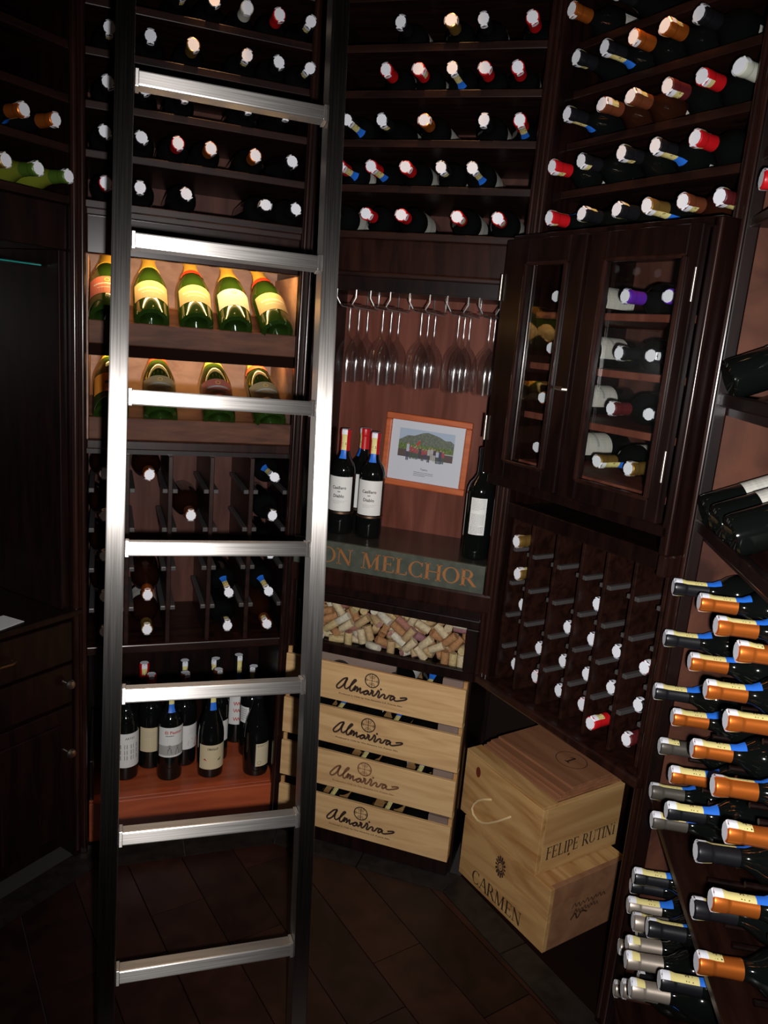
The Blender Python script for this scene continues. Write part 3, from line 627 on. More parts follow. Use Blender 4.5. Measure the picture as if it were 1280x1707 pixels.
CORKS = [
 (0.1452, 0.0116, 0.0222, -0.0, 0.0, -1.83),(0.4296, 0.0504, 0.0116, 1.57, 1.31, 1.57),(0.0398, 0.0289, 0.0116, -1.57, 1.83, 1.17),
 (0.318, 0.0358, 0.0116, 1.57, -1.31, -0.59),(0.4318, 0.0117, 0.0222, -0.0, -3.14, -0.32),(0.2418, 0.0504, 0.0116, -1.57, 0.79, -1.57),
 (0.4239, 0.0339, 0.0287, 1.86, -0.28, -1.18),(0.2857, 0.0504, 0.0222, 0.35, 2.23, 0.44),(0.0681, 0.0504, 0.0116, -1.58, -1.31, -1.56),
 (0.4781, 0.0492, 0.0222, 3.14, 0.0, 0.15),(0.1548, 0.0475, 0.0116, 1.57, -0.79, 1.58),(0.0275, 0.0119, 0.0226, 0.94, 0.32, 1.35),
 (0.1046, 0.0244, 0.0116, -1.57, -0.79, 1.85),(0.3675, 0.0504, 0.0116, -1.57, -1.31, 1.57),(0.189, 0.0504, 0.025, -2.69, 0.11, -1.8),
 (0.2742, 0.0116, 0.0222, -0.0, 0.0, -2.35),(0.0248, 0.0503, 0.0348, -2.74, -0.9, -0.49),(0.455, 0.0118, 0.0222, -0.0, -3.14, 0.21),
 (0.3291, 0.0116, 0.0405, -2.46, 0.17, 1.37),(0.0942, 0.0287, 0.0348, -1.57, -0.26, 0.71),(0.2198, 0.02, 0.0116, -1.57, -0.26, 1.12),
 (0.3615, 0.0116, 0.024, -0.75, 0.18, 1.76),(0.0528, 0.0117, 0.047, 2.95, -0.53, 0.37),(0.4783, 0.012, 0.0222, 0.0, -3.14, 0.21),
 (0.2464, 0.0213, 0.0313, -0.04, 2.0, 0.56),(0.1611, 0.0378, 0.0348, 1.57, 1.83, 0.73),(0.2369, 0.0384, 0.0464, 0.01, 0.84, -1.05),
 (0.3752, 0.0323, 0.027, 0.28, 1.79, 0.06),(0.4784, 0.0227, 0.056, -1.57, -0.79, 0.0),(0.2625, 0.0377, 0.0479, -0.96, -0.41, -2.96),
 (0.4062, 0.0116, 0.0498, -2.11, -0.23, 1.7),(0.4589, 0.0225, 0.0691, -2.82, 0.62, 0.98),(0.1848, 0.0116, 0.0403, -0.17, 2.97, -0.8),
 (0.3872, 0.0501, 0.038, 2.16, 0.55, 1.9),(0.0132, 0.0212, 0.0503, -0.17, 2.79, 1.29),(0.3376, 0.0292, 0.0247, 0.62, 2.99, 0.54),
 (0.0478, 0.0357, 0.0417, -1.93, 0.15, -1.22),(0.3208, 0.0419, 0.0515, 0.91, 0.34, 0.75),(0.2208, 0.0503, 0.0781, -1.49, -0.21, -1.59),
 (0.195, 0.032, 0.0452, -0.03, 2.78, -0.27),(0.1146, 0.0504, 0.0231, -2.84, 0.83, 0.39),(0.024, 0.0504, 0.1043, -1.3, -0.77, 1.38),
 (0.2164, 0.0378, 0.0576, -2.5, 0.72, -0.32),(0.1489, 0.0308, 0.0536, -1.87, -0.17, 1.34),(0.2903, 0.0334, 0.0407, 2.69, -0.09, 0.2),
 (0.375, 0.0116, 0.0592, 0.58, -2.64, -0.94),(0.2061, 0.0116, 0.0549, 0.31, -0.08, -1.32),(0.2201, 0.0234, 0.0911, 1.07, -2.15, 1.24),
 (0.4412, 0.0116, 0.0806, 0.78, 0.19, 1.38),(0.2662, 0.0501, 0.0685, -1.35, -1.97, 1.36),(0.4218, 0.0399, 0.0548, -1.58, -0.63, 1.0),
 (0.2518, 0.0244, 0.0762, 2.49, 0.64, 0.41),(0.1841, 0.0116, 0.0843, 0.28, -2.35, -0.38),(0.4025, 0.0215, 0.08, -0.93, 0.27, 2.47),
 (0.3544, 0.0279, 0.0637, 0.89, 0.53, -1.32),(0.0235, 0.0117, 0.0826, -1.65, 0.3, -1.6),(0.0218, 0.0426, 0.0735, -0.24, 2.46, 0.28),
 (0.1366, 0.0116, 0.0615, -2.26, -0.2, 1.74),(0.3514, 0.0504, 0.1076, -2.17, -0.22, -1.42),(0.2468, 0.0195, 0.1039, 0.95, 0.77, -2.47),
 (0.1759, 0.0405, 0.0833, -1.09, -0.05, -1.91),(0.4258, 0.0503, 0.0887, 0.06, 0.05, 0.81),(0.294, 0.0116, 0.0527, -2.2, 0.21, -1.72),
 (0.4678, 0.0269, 0.1117, 1.57, -0.37, 1.57),(0.2901, 0.0116, 0.0838, -2.36, -0.62, -1.04),(0.3007, 0.0355, 0.0786, -3.06, -0.71, -0.07),
 (0.2552, 0.0503, 0.0991, 1.1, 0.77, -1.92),(0.4784, 0.0504, 0.0898, 0.0, 3.14, -0.79),(0.0116, 0.0504, 0.1421, -0.0, 3.14, 1.31),
 (0.3239, 0.0116, 0.073, -0.6, 0.15, -1.36),(0.2768, 0.0503, 0.1162, 1.23, -0.2, -1.5),(0.4524, 0.0461, 0.0643, -0.02, -0.28, 0.74),
 (0.391, 0.0425, 0.0848, -2.78, 0.21, -1.28),(0.4226, 0.0116, 0.1389, -0.23, 0.71, -0.35),(0.3538, 0.0304, 0.0919, -0.38, 1.02, 2.66),
 (0.3035, 0.0116, 0.1028, -2.79, -0.91, -0.43),(0.4338, 0.0244, 0.1185, 1.3, -2.8, 0.09),(0.3408, 0.05, 0.0787, 1.82, -0.44, 1.46),
 (0.3896, 0.0287, 0.1263, 0.27, -0.75, 2.86),(0.2612, 0.0258, 0.1212, -0.94, 0.38, 1.91),(0.1245, 0.0116, 0.0816, -0.31, 0.86, -0.41),
 (0.1376, 0.0504, 0.0823, -2.98, -0.54, -0.31),(0.1125, 0.0504, 0.0588, -2.15, 0.22, 1.43),(0.0533, 0.0423, 0.079, 0.36, -2.82, 0.25),
 (0.0898, 0.0116, 0.0539, -2.26, 0.2, 1.41),(0.4134, 0.0133, 0.1015, 2.33, 0.2, 1.75),(0.4784, 0.0504, 0.1342, 0.0, 3.14, -1.31),
 (0.4148, 0.0504, 0.1346, -2.91, 0.71, 0.35),(0.3617, 0.0116, 0.1036, -1.13, -0.22, 1.47),(0.0116, 0.0195, 0.1379, -0.09, -0.09, 2.36),
 (0.3796, 0.0504, 0.1295, -0.43, -2.74, 0.87),(0.0275, 0.0214, 0.1036, -1.61, -0.7, -1.65),(0.3341, 0.0116, 0.1247, 0.42, -0.11, 1.81),
 (0.0811, 0.0192, 0.0755, -0.23, -2.04, 0.66),(0.2163, 0.0378, 0.1174, 1.5, 0.1, -0.16),(0.083, 0.0412, 0.0662, 0.5, -0.73, 3.11),
 (0.3581, 0.0308, 0.1316, 1.76, 0.66, 0.37),(0.0961, 0.0504, 0.1088, 0.16, 2.61, 0.31),(0.325, 0.0504, 0.1414, -0.3, -0.83, -2.74),
 (0.0735, 0.0116, 0.0966, 1.85, -0.25, -1.64),(0.4678, 0.0116, 0.1296, -1.57, -0.79, -1.57),(0.0428, 0.0343, 0.1242, 1.18, -1.24, -1.55),
 (0.0773, 0.0336, 0.1065, -0.33, -0.44, 2.03),(0.4678, 0.0272, 0.1474, 1.57, 0.79, 1.57),(0.0572, 0.05, 0.1354, 0.89, -0.5, -1.2),
 (0.1815, 0.0392, 0.1132, -1.52, -0.77, 0.0),(0.1081, 0.0116, 0.1118, 2.63, -0.46, 0.91),(0.1538, 0.0273, 0.0974, -2.43, -0.5, -1.69),
 (0.2729, 0.0116, 0.1363, -0.78, 2.53, -1.05),(0.195, 0.0269, 0.1319, -1.85, 1.31, -0.42),(0.2947, 0.0301, 0.1391, -2.62, 0.52, -0.33),
 (0.0452, 0.0116, 0.1383, 2.44, 0.17, -1.37),(0.3105, 0.0381, 0.1086, -0.04, -2.36, -1.44),(0.1186, 0.0504, 0.1376, -0.9, -2.48, 1.11),
 (0.161, 0.0251, 0.1226, -0.37, 1.1, 0.94),(0.2196, 0.0378, 0.1408, -1.45, -2.22, -0.3),(0.1309, 0.0502, 0.1179, -1.04, 0.23, -1.44),
 (0.0886, 0.0116, 0.1417, -2.68, 1.03, 0.52),(0.2464, 0.0489, 0.1384, 0.08, -2.89, -0.11),(0.14, 0.012, 0.1338, 0.98, 0.42, 1.3),
]
LEDW = 2.2; SPOTW = 26

# ================================================================= SETTING
ctr = (cAB + cBC) / 2 + Vector((math.sin(TB), -math.cos(TB), 0)) * .79     # middle of the nine-sided room
floor = ob('floor', MB().box(-2.2, 2.2, -1.3, 3.0, -.06, -.012).mesh('floor', M['grout']), kind='structure')
ob('ceiling', MB().box(-2.2, 2.2, -1.3, 3.0, 2.75, 2.83).mesh('ceiling', M['wallp']), kind='structure')
# floor polygon in front of the racks (room side of every rack face)
POLY = [wp('Z', -.6, 0, 0), wp('Z', 0, 0, 0), cZA, cAB, cBC, cCD, wp('D', .8, 0, 0), wp('D', 1.9, 0, 0), Vector((-1.6, -1.1, 0))]
def clip(poly, px, py, nx, ny):      # keep the side where (p - (px,py)).(nx,ny) <= 0
    out = []
    for i in range(len(poly)):
        a = poly[i]; b = poly[(i + 1) % len(poly)]
        da = (a[0] - px) * nx + (a[1] - py) * ny; db = (b[0] - px) * nx + (b[1] - py) * ny
        if da <= 0: out.append(a)
        if da * db < 0:
            t = da / (da - db); out.append((a[0] + (b[0] - a[0]) * t, a[1] + (b[1] - a[1]) * t))
    return out
def slab(name, poly, z0, z1, mat, parent, bev=0):
    n = len(poly); vs = [(x, y, z0) for x, y in poly] + [(x, y, z1) for x, y in poly]
    fs = [tuple(range(n - 1, -1, -1)), tuple(range(n, 2 * n))] + [(i, (i + 1) % n, n + (i + 1) % n, n + i) for i in range(n)]
    return ob(name, MB().add(vs, fs).mesh(name, mat, bev), parent)
BW = .085   # border strip along the racks
edges = []
for f in 'ZABCD':
    c, a, L = FACES[f]; edges.append((c.x - math.sin(a) * -0.0, c.y, -math.sin(a), math.cos(a)))
# border strips, mitred at the corners
names = 'ZABCD'
for i, f in enumerate(names):
    c, a, L = FACES[f]; n = (-math.sin(a), math.cos(a)); Lx = L + (0 if f != 'D' else .6); S0 = 0 if f != 'Z' else -.6
    P0 = wp(f, S0, 0, 0); P1 = wp(f, Lx, 0, 0)
    q = [(P0.x, P0.y), (P1.x, P1.y), (P1.x - n[0] * BW + math.cos(a) * .3, P1.y - n[1] * BW + math.sin(a) * .3), (P0.x - n[0] * BW - math.cos(a) * .3, P0.y - n[1] * BW - math.sin(a) * .3)]
    q = [(P0.x, P0.y), (P1.x, P1.y)]
    t = math.tan(R(20)) * BW
    i0 = wp(f, S0 + (t if f != 'Z' else 0), -BW, 0); i1 = wp(f, Lx - (t if f != 'D' else 0), -BW, 0)
    q = [(P0.x, P0.y), (P1.x, P1.y), (i1.x, i1.y), (i0.x, i0.y)][::-1]
    # cut the strip into tiles
    nt = 2 if f not in 'D' else 5
    for k in range(nt):
        sa = S0 + (Lx - S0) * k / nt + .002; sb = S0 + (Lx - S0) * (k + 1) / nt - .002
        A = wp(f, sa, 0, 0); B = wp(f, sb, 0, 0); e = (math.cos(a), math.sin(a))
        p = clip(q, A.x, A.y, -e[0], -e[1]); p = clip(p, B.x, B.y, e[0], e[1])
        if len(p) > 2: slab('border_tile', p, -.012, .0, M['tiled'], floor)
# field planks, laid diagonally
PA = R(-56.0); pe = (math.cos(PA), math.sin(PA)); pn = (-math.sin(PA), math.cos(PA))
inner = []
IP = [wp('Z', -.6, -BW - .004, 0)]
tt = math.tan(R(20)) * (BW + .004)
IP += [wp('Z', .575 - tt, -BW - .004, 0), wp('A', .575 - tt, -BW - .004, 0), wp('B', .582 - tt, -BW - .004, 0), wp('C', .565 - tt, -BW - .004, 0), wp('D', 1.9, -BW - .004, 0), Vector((-1.6, -1.1, 0))]
IPP = [(p.x, p.y) for p in IP]
PW = .1425; rj = random.Random(5)
for k in range(-9, 12):
    o0 = 1.2385 + (k - 1) * PW
    lo, hi = o0 + .0015, o0 + PW - .0015
    offj = {0: .46, 1: .05}.get(k, rj.uniform(0, .6))
    for j in range(-4, 6):
        a0 = offj + j * .60 + .0015 - .9; a1 = a0 + .597
        if k == 1: pass
        p = clip(IPP, pn[0] * hi, pn[1] * hi, pn[0], pn[1]); p = clip(p, pn[0] * lo, pn[1] * lo, -pn[0], -pn[1])
        p = clip(p, pe[0] * a1, pe[1] * a1, pe[0], pe[1]); p = clip(p, pe[0] * a0, pe[1] * a0, -pe[0], -pe[1])
        if len(p) > 2:
            ar = abs(sum(p[i][0] * p[(i + 1) % len(p)][1] - p[(i + 1) % len(p)][0] * p[i][1] for i in range(len(p)))) / 2
            sg = sum(p[i][0] * p[(i + 1) % len(p)][1] - p[(i + 1) % len(p)][0] * p[i][1] for i in range(len(p)))
            if sg < 0: p = p[::-1]
            if ar > .0008: slab('plank', p, -.012, rj.uniform(-.0006, .0006), M['tile'] if rj.random() < .6 else M['tileb'], floor)

def wall_behind(f, nm):
    c, a, L = FACES[f]
    w_ = ob(nm, MB().box(-.13 if f != 'Z' else -.8, L + (.13 if f != 'D' else 1.1), .385, .43, -.012, 2.75).mesh(nm, M['wallp']), kind='structure')
    w_.location = c; w_.rotation_euler = (0, 0, a); return w_
wall_behind('Z', 'wall_far_left'); wall_behind('A', 'wall_left'); wall_behind('B', 'wall_center'); wall_behind('C', 'wall_right'); wall_behind('D', 'wall_far_right')
ob('wall_back', MB().box(-2.2, 2.2, -1.36, -1.3, -.012, 2.75).mesh('wall_back', M['wallp']), kind='structure')

# ================================================================= CABINETS
def unit(f, label):
    return empty('wine_cabinet', f, label, 'cabinet')
DEP = .345
def stile(u, x0, x1, z0=.0, z1=2.60, beads=(), dd=-.012):
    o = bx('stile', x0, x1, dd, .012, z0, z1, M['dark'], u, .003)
    for b in beads:
        mb = MB(); n = 10; vs = []
        for z in (z0 + .02, z1 - .02):
            for k in range(n + 1):
                q = math.pi * k / n; vs.append((b + .0065 * math.cos(q), dd - .0065 * math.sin(q), z))
        mb.add(vs, [(k + 1, k, k + n + 1, k + n + 2) for k in range(n)], 0, True)
        ob('bead_molding', mb.mesh('bead_molding', M['trim']), o)
    return o
def sides(u, L, z0=0.0, z1=2.60, ml='dark', mr='dark'):
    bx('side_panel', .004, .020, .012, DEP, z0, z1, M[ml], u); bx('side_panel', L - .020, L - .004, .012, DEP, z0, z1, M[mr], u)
SHT = [2.194, 2.0915, 1.9795, 1.8735, 1.7625]
def top_rack(u, L, x0=.020, x1=None, back='panel', front=-.004):
    x1 = x1 or L - .020
    for z in SHT + [2.305, 2.415, 2.525]:
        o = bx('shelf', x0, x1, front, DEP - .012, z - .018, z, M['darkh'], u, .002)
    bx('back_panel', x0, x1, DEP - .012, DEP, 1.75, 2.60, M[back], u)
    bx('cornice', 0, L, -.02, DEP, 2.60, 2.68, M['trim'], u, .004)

# ---- A: rack left of centre, with the lit display niche
uA = unit('A', 'tall dark mahogany wine rack with lit champagne niche, standing behind the steel ladder'); L = .575
stile(uA, -.012, .022, beads=(-.004, .014)); stile(uA, .545, .586, beads=(.553, .574))
sides(uA, L); top_rack(uA, L)
bx('header_panel', .022, .545, .002, .016, 1.640, 1.742, M['trim'], uA, .004)
bx('header_rail', .022, .545, -.008, .018, 1.728, 1.745, M['darkh'], uA, .003)
bx('niche_back_panel', .020, .555, DEP - .012, DEP, 1.18, 1.75, M['pale'], uA)
bx('niche_side_panel', .020, .026, .012, DEP - .012, 1.18, 1.64, M['pale'], uA); bx('niche_side_panel', .549, .555, .012, DEP - .012, 1.18, 1.64, M['pale'], uA)
SL = math.tan(R(37))
def display_shelf(u, zf, x0, x1, face='shelfbrown', fh=.047):
    s_ = bx('display_shelf', x0, x1, .0, .016, zf - fh, zf + .010, M[face], u, .003)
    mb = MB(); d1 = .125
    vs = [(x0, .016, zf - .030), (x1, .016, zf - .030), (x1, d1, zf - .030 + (d1 - .016) * SL), (x0, d1, zf - .030 + (d1 - .016) * SL)]
    mb.add(vs + [(a, b, c - .012) for a, b, c in vs], [(0, 1, 2, 3), (7, 6, 5, 4), (0, 4, 5, 1), (1, 5, 6, 2), (2, 6, 7, 3), (3, 7, 4, 0)])
    ob('sloping_board', mb.mesh('sloping_board', M[face]), s_)
    ob('underside_rail', MB().box(x0, x1, .020, .034, zf - fh - .030, zf - fh + .004).mesh('underside_rail', M['matt']), s_)
display_shelf(uA, 1.476, .026, .549); display_shelf(uA, 1.237, .026, .549)
bx('rail', .022, .545, -.010, .020, 1.166, 1.190, M['trim'], uA, .003)
bx('rack_top_board', .020, .555, .018, DEP - .012, 1.150, 1.172, M['dark'], uA)
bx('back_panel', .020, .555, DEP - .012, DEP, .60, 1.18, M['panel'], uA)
AD = [.121, .230, .338, .446]
for x in AD: bx('divider', x - .006, x + .006, .000, DEP - .012, .625, 1.150, M['darkh'], uA, .0015)
cz = [1.055, .948, .838, .725]
for x in [.020] + AD + [.555]:
    for z in cz:
        for sg in (-1, 1):
            xx = x + sg * .006
            if .015 < xx + sg * .010 < .56 and (x not in (.020,) or sg > 0) and (x != .555 or sg < 0):
                x0, x1 = sorted((xx, xx + sg * .014)); bx('cleat', x0, x1, .006, .27, z - .006, z + .006, M['cleat'], uA, .002)
bx('bottom_board', .020, .555, -.006, DEP - .012, .600, .625, M['darkh'], uA, .003)
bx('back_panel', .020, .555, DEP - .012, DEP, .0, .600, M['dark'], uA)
bx('base_board', .020, .555, .02, DEP - .012, .0, .026, M['dark'], uA)
# pull-out tray under it
t = empty('bottle_tray', 'A', 'reddish orange wooden tray holding standing bottles at the foot of the left rack', 'tray')
bx('front_board', .026, .556, -.006, .010, .028, .150, M['tray'], t, .003)
bx('tray_top', .026, .556, .010, .330, .134, .150, M['tray'], t, .002)
bx('side_board', .026, .040, .010, .330, .028, .134, M['tray'], t); bx('side_board', .542, .556, .010, .330, .028, .134, M['tray'], t)
bx('side_rail', .026, .038, .012, .330, .150, .275, M['dark'], t, .003)

# ---- B: centre rack
uB = unit('B', 'centre mahogany cabinet with glassware niche between bottle shelves above and crates below'); L = .582
stile(uB, -.004, .022, beads=(.006,)); stile(uB, .556, .588, z0=.606, beads=(.563, .577))
bx('side_panel', .004, .020, .012, DEP, .0, 2.60, M['dark'], uB); bx('side_panel', L - .020, L - .004, .012, DEP, .606, 2.60, M['dark'], uB)
bx('side_panel', .5445, .5505, .000, DEP - .012, .0, .606, M['dark'], uB)
top_rack(uB, L)
bx('valance', .022, .556, .000, .018, 1.662, 1.745, M['trim'], uB, .004)
bx('valance_ledge', .022, .556, -.012, .018, 1.650, 1.662, M['darkh'], uB, .003)
bx('niche_top_rail', .022, .556, .004, .020, 1.618, 1.650, M['dark'], uB)
bx('niche_ceiling', .020, .562, .018, .245, 1.615, 1.640, M['dark'], uB)
bx('niche_back_panel', .020, .562, .240, .252, .90, 1.70, M['niche'], uB)
c_ = bx('countertop', .020, .562, -.014, .240, .922, .938, M['counter'], uB, .002)
bx('counter_molding', .000, .582, -.020, .012, .806, .862, M['trim'], uB, .008)
bx('counter_apron', .020, .562, -.004, .012, .776, .808, M['dark'], uB, .002)
sg = bx('engraved_sign', .012, .556, -.026, -.014, .863, .939, M['sign'], uB, .001)
ps = serif('DON MELCHOR', .046, .880, .044, total=.490)
ob('lettering', polys_mesh('lettering', [(M['copper'], ps)], lambda x, y, l: (x, -.0272, y)), sg, label='copper serif letters DON MELCHOR')
bx('back_panel', .020, .562, DEP - .012, DEP, .0, .92, M['dark'], uB)
bx('base_board', .020, .5445, .03, DEP - .012, .0, .030, M['dark'], uB)

# cork box with glass front
cb = empty('cork_box', 'B', 'glass-fronted dark box full of wine corks above the stacked crates', 'display box')
bx('frame_rail', .022, .556, -.012, .006, .756, .782, M['dark'], cb, .003); bx('frame_rail', .022, .556, -.012, .006, .604, .635, M['dark'], cb, .003)
bx('frame_stile', .022, .034, -.012, .006, .627, .756, M['dark'], cb, .003); bx('frame_stile', .522, .556, -.012, .006, .627, .756, M['dark'], cb, .003)
bx('glass_pane', .034, .522, -.003, -.001, .635, .756, M['pane'], cb)
bx('box_bottom', .026, .530, .006, .072, .614, .622, M['dark'], cb); bx('box_back', .026, .530, .072, .080, .614, .780, M['dark'], cb)
bx('box_side', .026, .031, .006, .072, .622, .776, M['dark'], cb); bx('box_side', .525, .530, .006, .072, .622, .776, M['dark'], cb)

# ---- C: right rack
uC = unit('C', 'mahogany rack with bottle shelves above and diamond-dot bottle grid below the glass doors'); L = .565
uC['label'] = 'mahogany rack right of centre, shelves above and narrow bottle grid below the glass doors'
stile(uC, -.006, .026, z0=.612, beads=(.004, .018)); stile(uC, .535, .572, beads=(.545, .562))
bx('side_panel', .004, .020, .012, DEP, .612, 2.60, M['dark'], uC); bx('side_panel', L - .020, L - .004, .012, DEP, .0, 2.60, M['dark'], uC)
top_rack(uC, L, front=.040)
bx('back_panel', .020, .545, DEP - .012, DEP, .62, 1.75, M['panel'], uC)
bx('grid_top_rail', .026, .535, -.010, .018, 1.082, 1.120, M['dark'], uC, .003)
bx('cabinet_floor', .020, .545, .018, DEP - .012, 1.085, 1.110, M['dark'], uC)
CD = [.044, .116, .203, .287, .361, .440, .520]
for x in CD: bx('divider', x - .0045, x + .0045, .000, DEP - .012, .640, 1.082, M['darkh'], uC, .0015)
for x in CD:
    for z in (1.000, .910, .822, .735):
        for sgn in ((1,) if x == .044 else (-1,) if x == .520 else (-1, 1)):
            xx = x + sgn * .0045; x0, x1 = sorted((xx, xx + sgn * .012)); bx('cleat', x0, x1, .004, .27, z - .005, z + .005, M['cleat'], uC, .0015)
bx('grid_ledge', -.006, .552, -.030, DEP - .012, .612, .636, M['trim'], uC, .005)
bx('corner_block', .535, .556, -.060, -.010, 1.085, 1.132, M['trim'], uC, .006)
bx('back_panel', .020, .545, DEP - .012, DEP, .0, .615, M['dark'], uC)
bx('base_board', .000, .545, .002, DEP - .012, -.0115, .0002, M['matt'], uC)  # near-black sheet added over the bay floor so that it stays dark
for zc, zt in ((1.593, .016), (1.473, .016), (1.353, .016), (1.231, .016)):
    bx('cabinet_shelf', .026, .545, .004, DEP - .012, zc - zt, zc, M['niche'], uC, .002)

# glass-doored cabinet front standing proud of rack C
gc = empty('glass_door_cabinet', 'C', 'dark cabinet front with two glazed doors over the right-hand bottle grid', 'cabinet')
bx('top_board', -.012, .546, -.060, .0, 1.742, 1.762, M['dark'], gc, .003); bx('bottom_board', -.012, .546, -.060, .0, 1.165, 1.188, M['dark'], gc, .003)
bx('side_board', -.012, .000, -.060, .0, 1.188, 1.742, M['dark'], gc, .002); bx('side_board', .533, .556, -.060, .0, 1.130, 1.762, M['dark'], gc, .004)
ob('corner_bead', MB().tube([(.5535, -.062, 1.135), (.5535, -.062, 1.757)], .0045, 10).mesh('corner_bead', M['trim']), gc)
def door(x0, x1, g0, g1, hinge, lab):
    d_ = bx('door', x0, g0, -.082, -.062, 1.192, 1.748, M['dark'], gc, .003, label=lab)
    bx('door_stile', g1, x1, -.082, -.062, 1.192, 1.748, M['dark'], d_, .003)
    bx('door_rail', g0, g1, -.082, -.062, 1.692, 1.748, M['dark'], d_, .003); bx('door_rail', g0, g1, -.082, -.062, 1.192, 1.236, M['dark'], d_, .003)
    bx('door_pane', g0, g1, -.074, -.071, 1.236, 1.692, M['pane'], d_)
    for a, b, c, e in ((g0 - .003, g0 + .006, 1.236, 1.692), (g1 - .006, g1 + .003, 1.236, 1.692)):
        bx('glazing_bead', a, b, -.090, -.080, c, e, M['trim'], d_, .003)
    bx('glazing_bead', g0, g1, -.088, -.080, 1.232, 1.241, M['trim'], d_, .003); bx('glazing_bead', g0, g1, -.088, -.080, 1.687, 1.696, M['trim'], d_, .003)
    for z in (1.305, 1.640):
        ob('hinge', MB().tube([(hinge, -.086, z - .030), (hinge, -.086, z + .030)], .0032, 10).mesh('hinge', M['chrome']), d_)
    return d_
door(-.008, .250, .072, .203, -.008, 'left glazed door'); dr = door(.262, .534, .312, .506, .534, 'right glazed door')
ob('handle', MB().tube([(.232, -.084, 1.425), (.232, -.100, 1.425), (.262, -.106, 1.424), (.268, -.100, 1.424)], .004, 8).mesh('handle', M['chrome']), dr)

# ---- D: far right rack
uD = unit('D', 'wine rack at the right edge with sloping display shelves above rows of copper-orange necks'); L = .80
stile(uD, -.012, .026, beads=(-.002, .012))
bx('side_panel', .004, .024, .012, DEP, .0, 2.60, M['side'], uD); bx('side_panel', L - .02, L - .004, .012, DEP, .0, 2.60, M['dark'], uD)
bx('back_panel', .020, L - .02, DEP - .012, DEP, .0, 2.60, M['panel'], uD)
bx('cornice', 0, L, -.02, DEP, 2.60, 2.68, M['trim'], uD, .004)
for z in SHT + [2.305, 2.415, 2.525]: bx('shelf', .024, L - .02, -.004, DEP - .012, z - .018, z, M['darkh'], uD, .002)
def disp_side(u, zf, x0, x1):
    s_ = bx('display_shelf', x0, x1, -.004, .012, zf - .020, zf + .004, M['dark'], u, .003)
    mb = MB(); vs = [(x0, .012, zf - .022), (x1, .012, zf - .022), (x1, .24, zf - .022 + .228 * .45), (x0, .24, zf - .022 + .228 * .45)]
    mb.add(vs + [(a, b, c - .014) for a, b, c in vs], [(0, 1, 2, 3), (7, 6, 5, 4), (0, 4, 5, 1), (1, 5, 6, 2), (2, 6, 7, 3), (3, 7, 4, 0)])
    ob('sloping_board', mb.mesh('sloping_board', M['darkh']), s_)
disp_side(uD, 1.448, .024, L - .02); disp_side(uD, 1.205, .024, L - .02)
for i, z in enumerate((1.093, .983, .873, .763, .653)):
    for s_ in (.08, .19, .30, .41, .52, .63):
        for dx in (-.022, .022):
            ob('peg', cached(('peg',), lambda: MB().tube([(0, .05, 0), (0, .33, 0)], .005, 8).mesh('peg', M['dark'])), uD, loc=(s_ + dx, 0, z - .0372))
bx('bin_top_board', .024, L - .02, .0, DEP - .012, .588, .604, M['darkh'], uD, .002)
bx('bin_floor', .024, L - .02, -.004, DEP - .012, .085, .105, M['darkh'], uD, .002); bx('plinth', .0, L, .0, .015, .0, .085, M['dark'], uD, .002)

# ---- Z: far left cabinet
uZ = unit('Z', 'very dark cabinet at the left edge with two bottle rows over knobbed drawers'); L = .575
stile(uZ, .552, .585, beads=(.560, .577)); stile(uZ, -.01, .022)
sides(uZ, L); top_rack(uZ, L, back='dark')
bx('header_panel', .022, .552, .002, .016, 1.640, 1.742, M['dark'], uZ, .003)
bx('niche_back_panel', .020, .555, .300, .312, .70, 1.74, M['dark'], uZ)
bx('niche_side_panel', .528, .552, .004, .300, .742, 1.640, M['dark'], uZ, .003)
bx('countertop', .000, .585, -.022, .300, .724, .742, M['dark'], uZ, .003)
for i, (z0, z1) in enumerate(((.600, .712), (.482, .592))):
    d_ = bx('drawer', .026, .548, -.012, .010, z0, z1, M['dark'], uZ, .003)
    if i == 0:
        ob('handle', MB().tube([(.30, -.014, z0 + .06), (.30, -.034, z0 + .06), (.36, -.036, z0 + .06), (.372, -.030, z0 + .06), (.374, -.014, z0 + .06)], .004, 8).mesh('handle', M['brassd']), d_)
for x0, x1 in ((.026, .285), (.289, .548)):
    d_ = bx('door', x0, x1, -.012, .010, .060, .472, M['dark'], uZ, .003)
    bx('raised_panel', x0 + .04, x1 - .04, -.018, -.010, .10, .43, M['dark'], d_, .004)
def knob(x, z):
    mb = MB().lathe([(.004, 0), (.004, .012), (.011, .016), (.013, .022), (.010, .028), (.002, .030)], 16)
    o = ob('knob', cached(('knob',), lambda: mb.mesh('knob', M['chrome'])), uZ, loc=(x, -.012, z), rot=(R(90), 0, 0))
knob(.525, .545); knob(.525, .345)
bx('side_panel', .020, .552, DEP - .012, DEP, 0, .72, M['dark'], uZ)
gs = empty('glint_shelf', 'Z', 'added glass shelf, teal edge painted as glints of hanging glass feet, far left niche', 'shelf')
bx('shelf_plate', .045, .520, .06, .28, 1.600, 1.606, M['pane'], gs); bx('painted_glint_strip', .045, .520, .056, .060, 1.600, 1.603, M['teal'], gs)  # shelf added to carry a teal strip that paints the glints of hanging glasses
pp_ = bx('paper_sheet', .0, .10, .0, .07, .0, .001, M['labelw'], label='white paper corner lying on the dark counter at the left edge', cat='paper')
pp_.location = wp('Z', .320, -.012, .7425); pp_.rotation_euler = (0, 0, TZ + R(8))

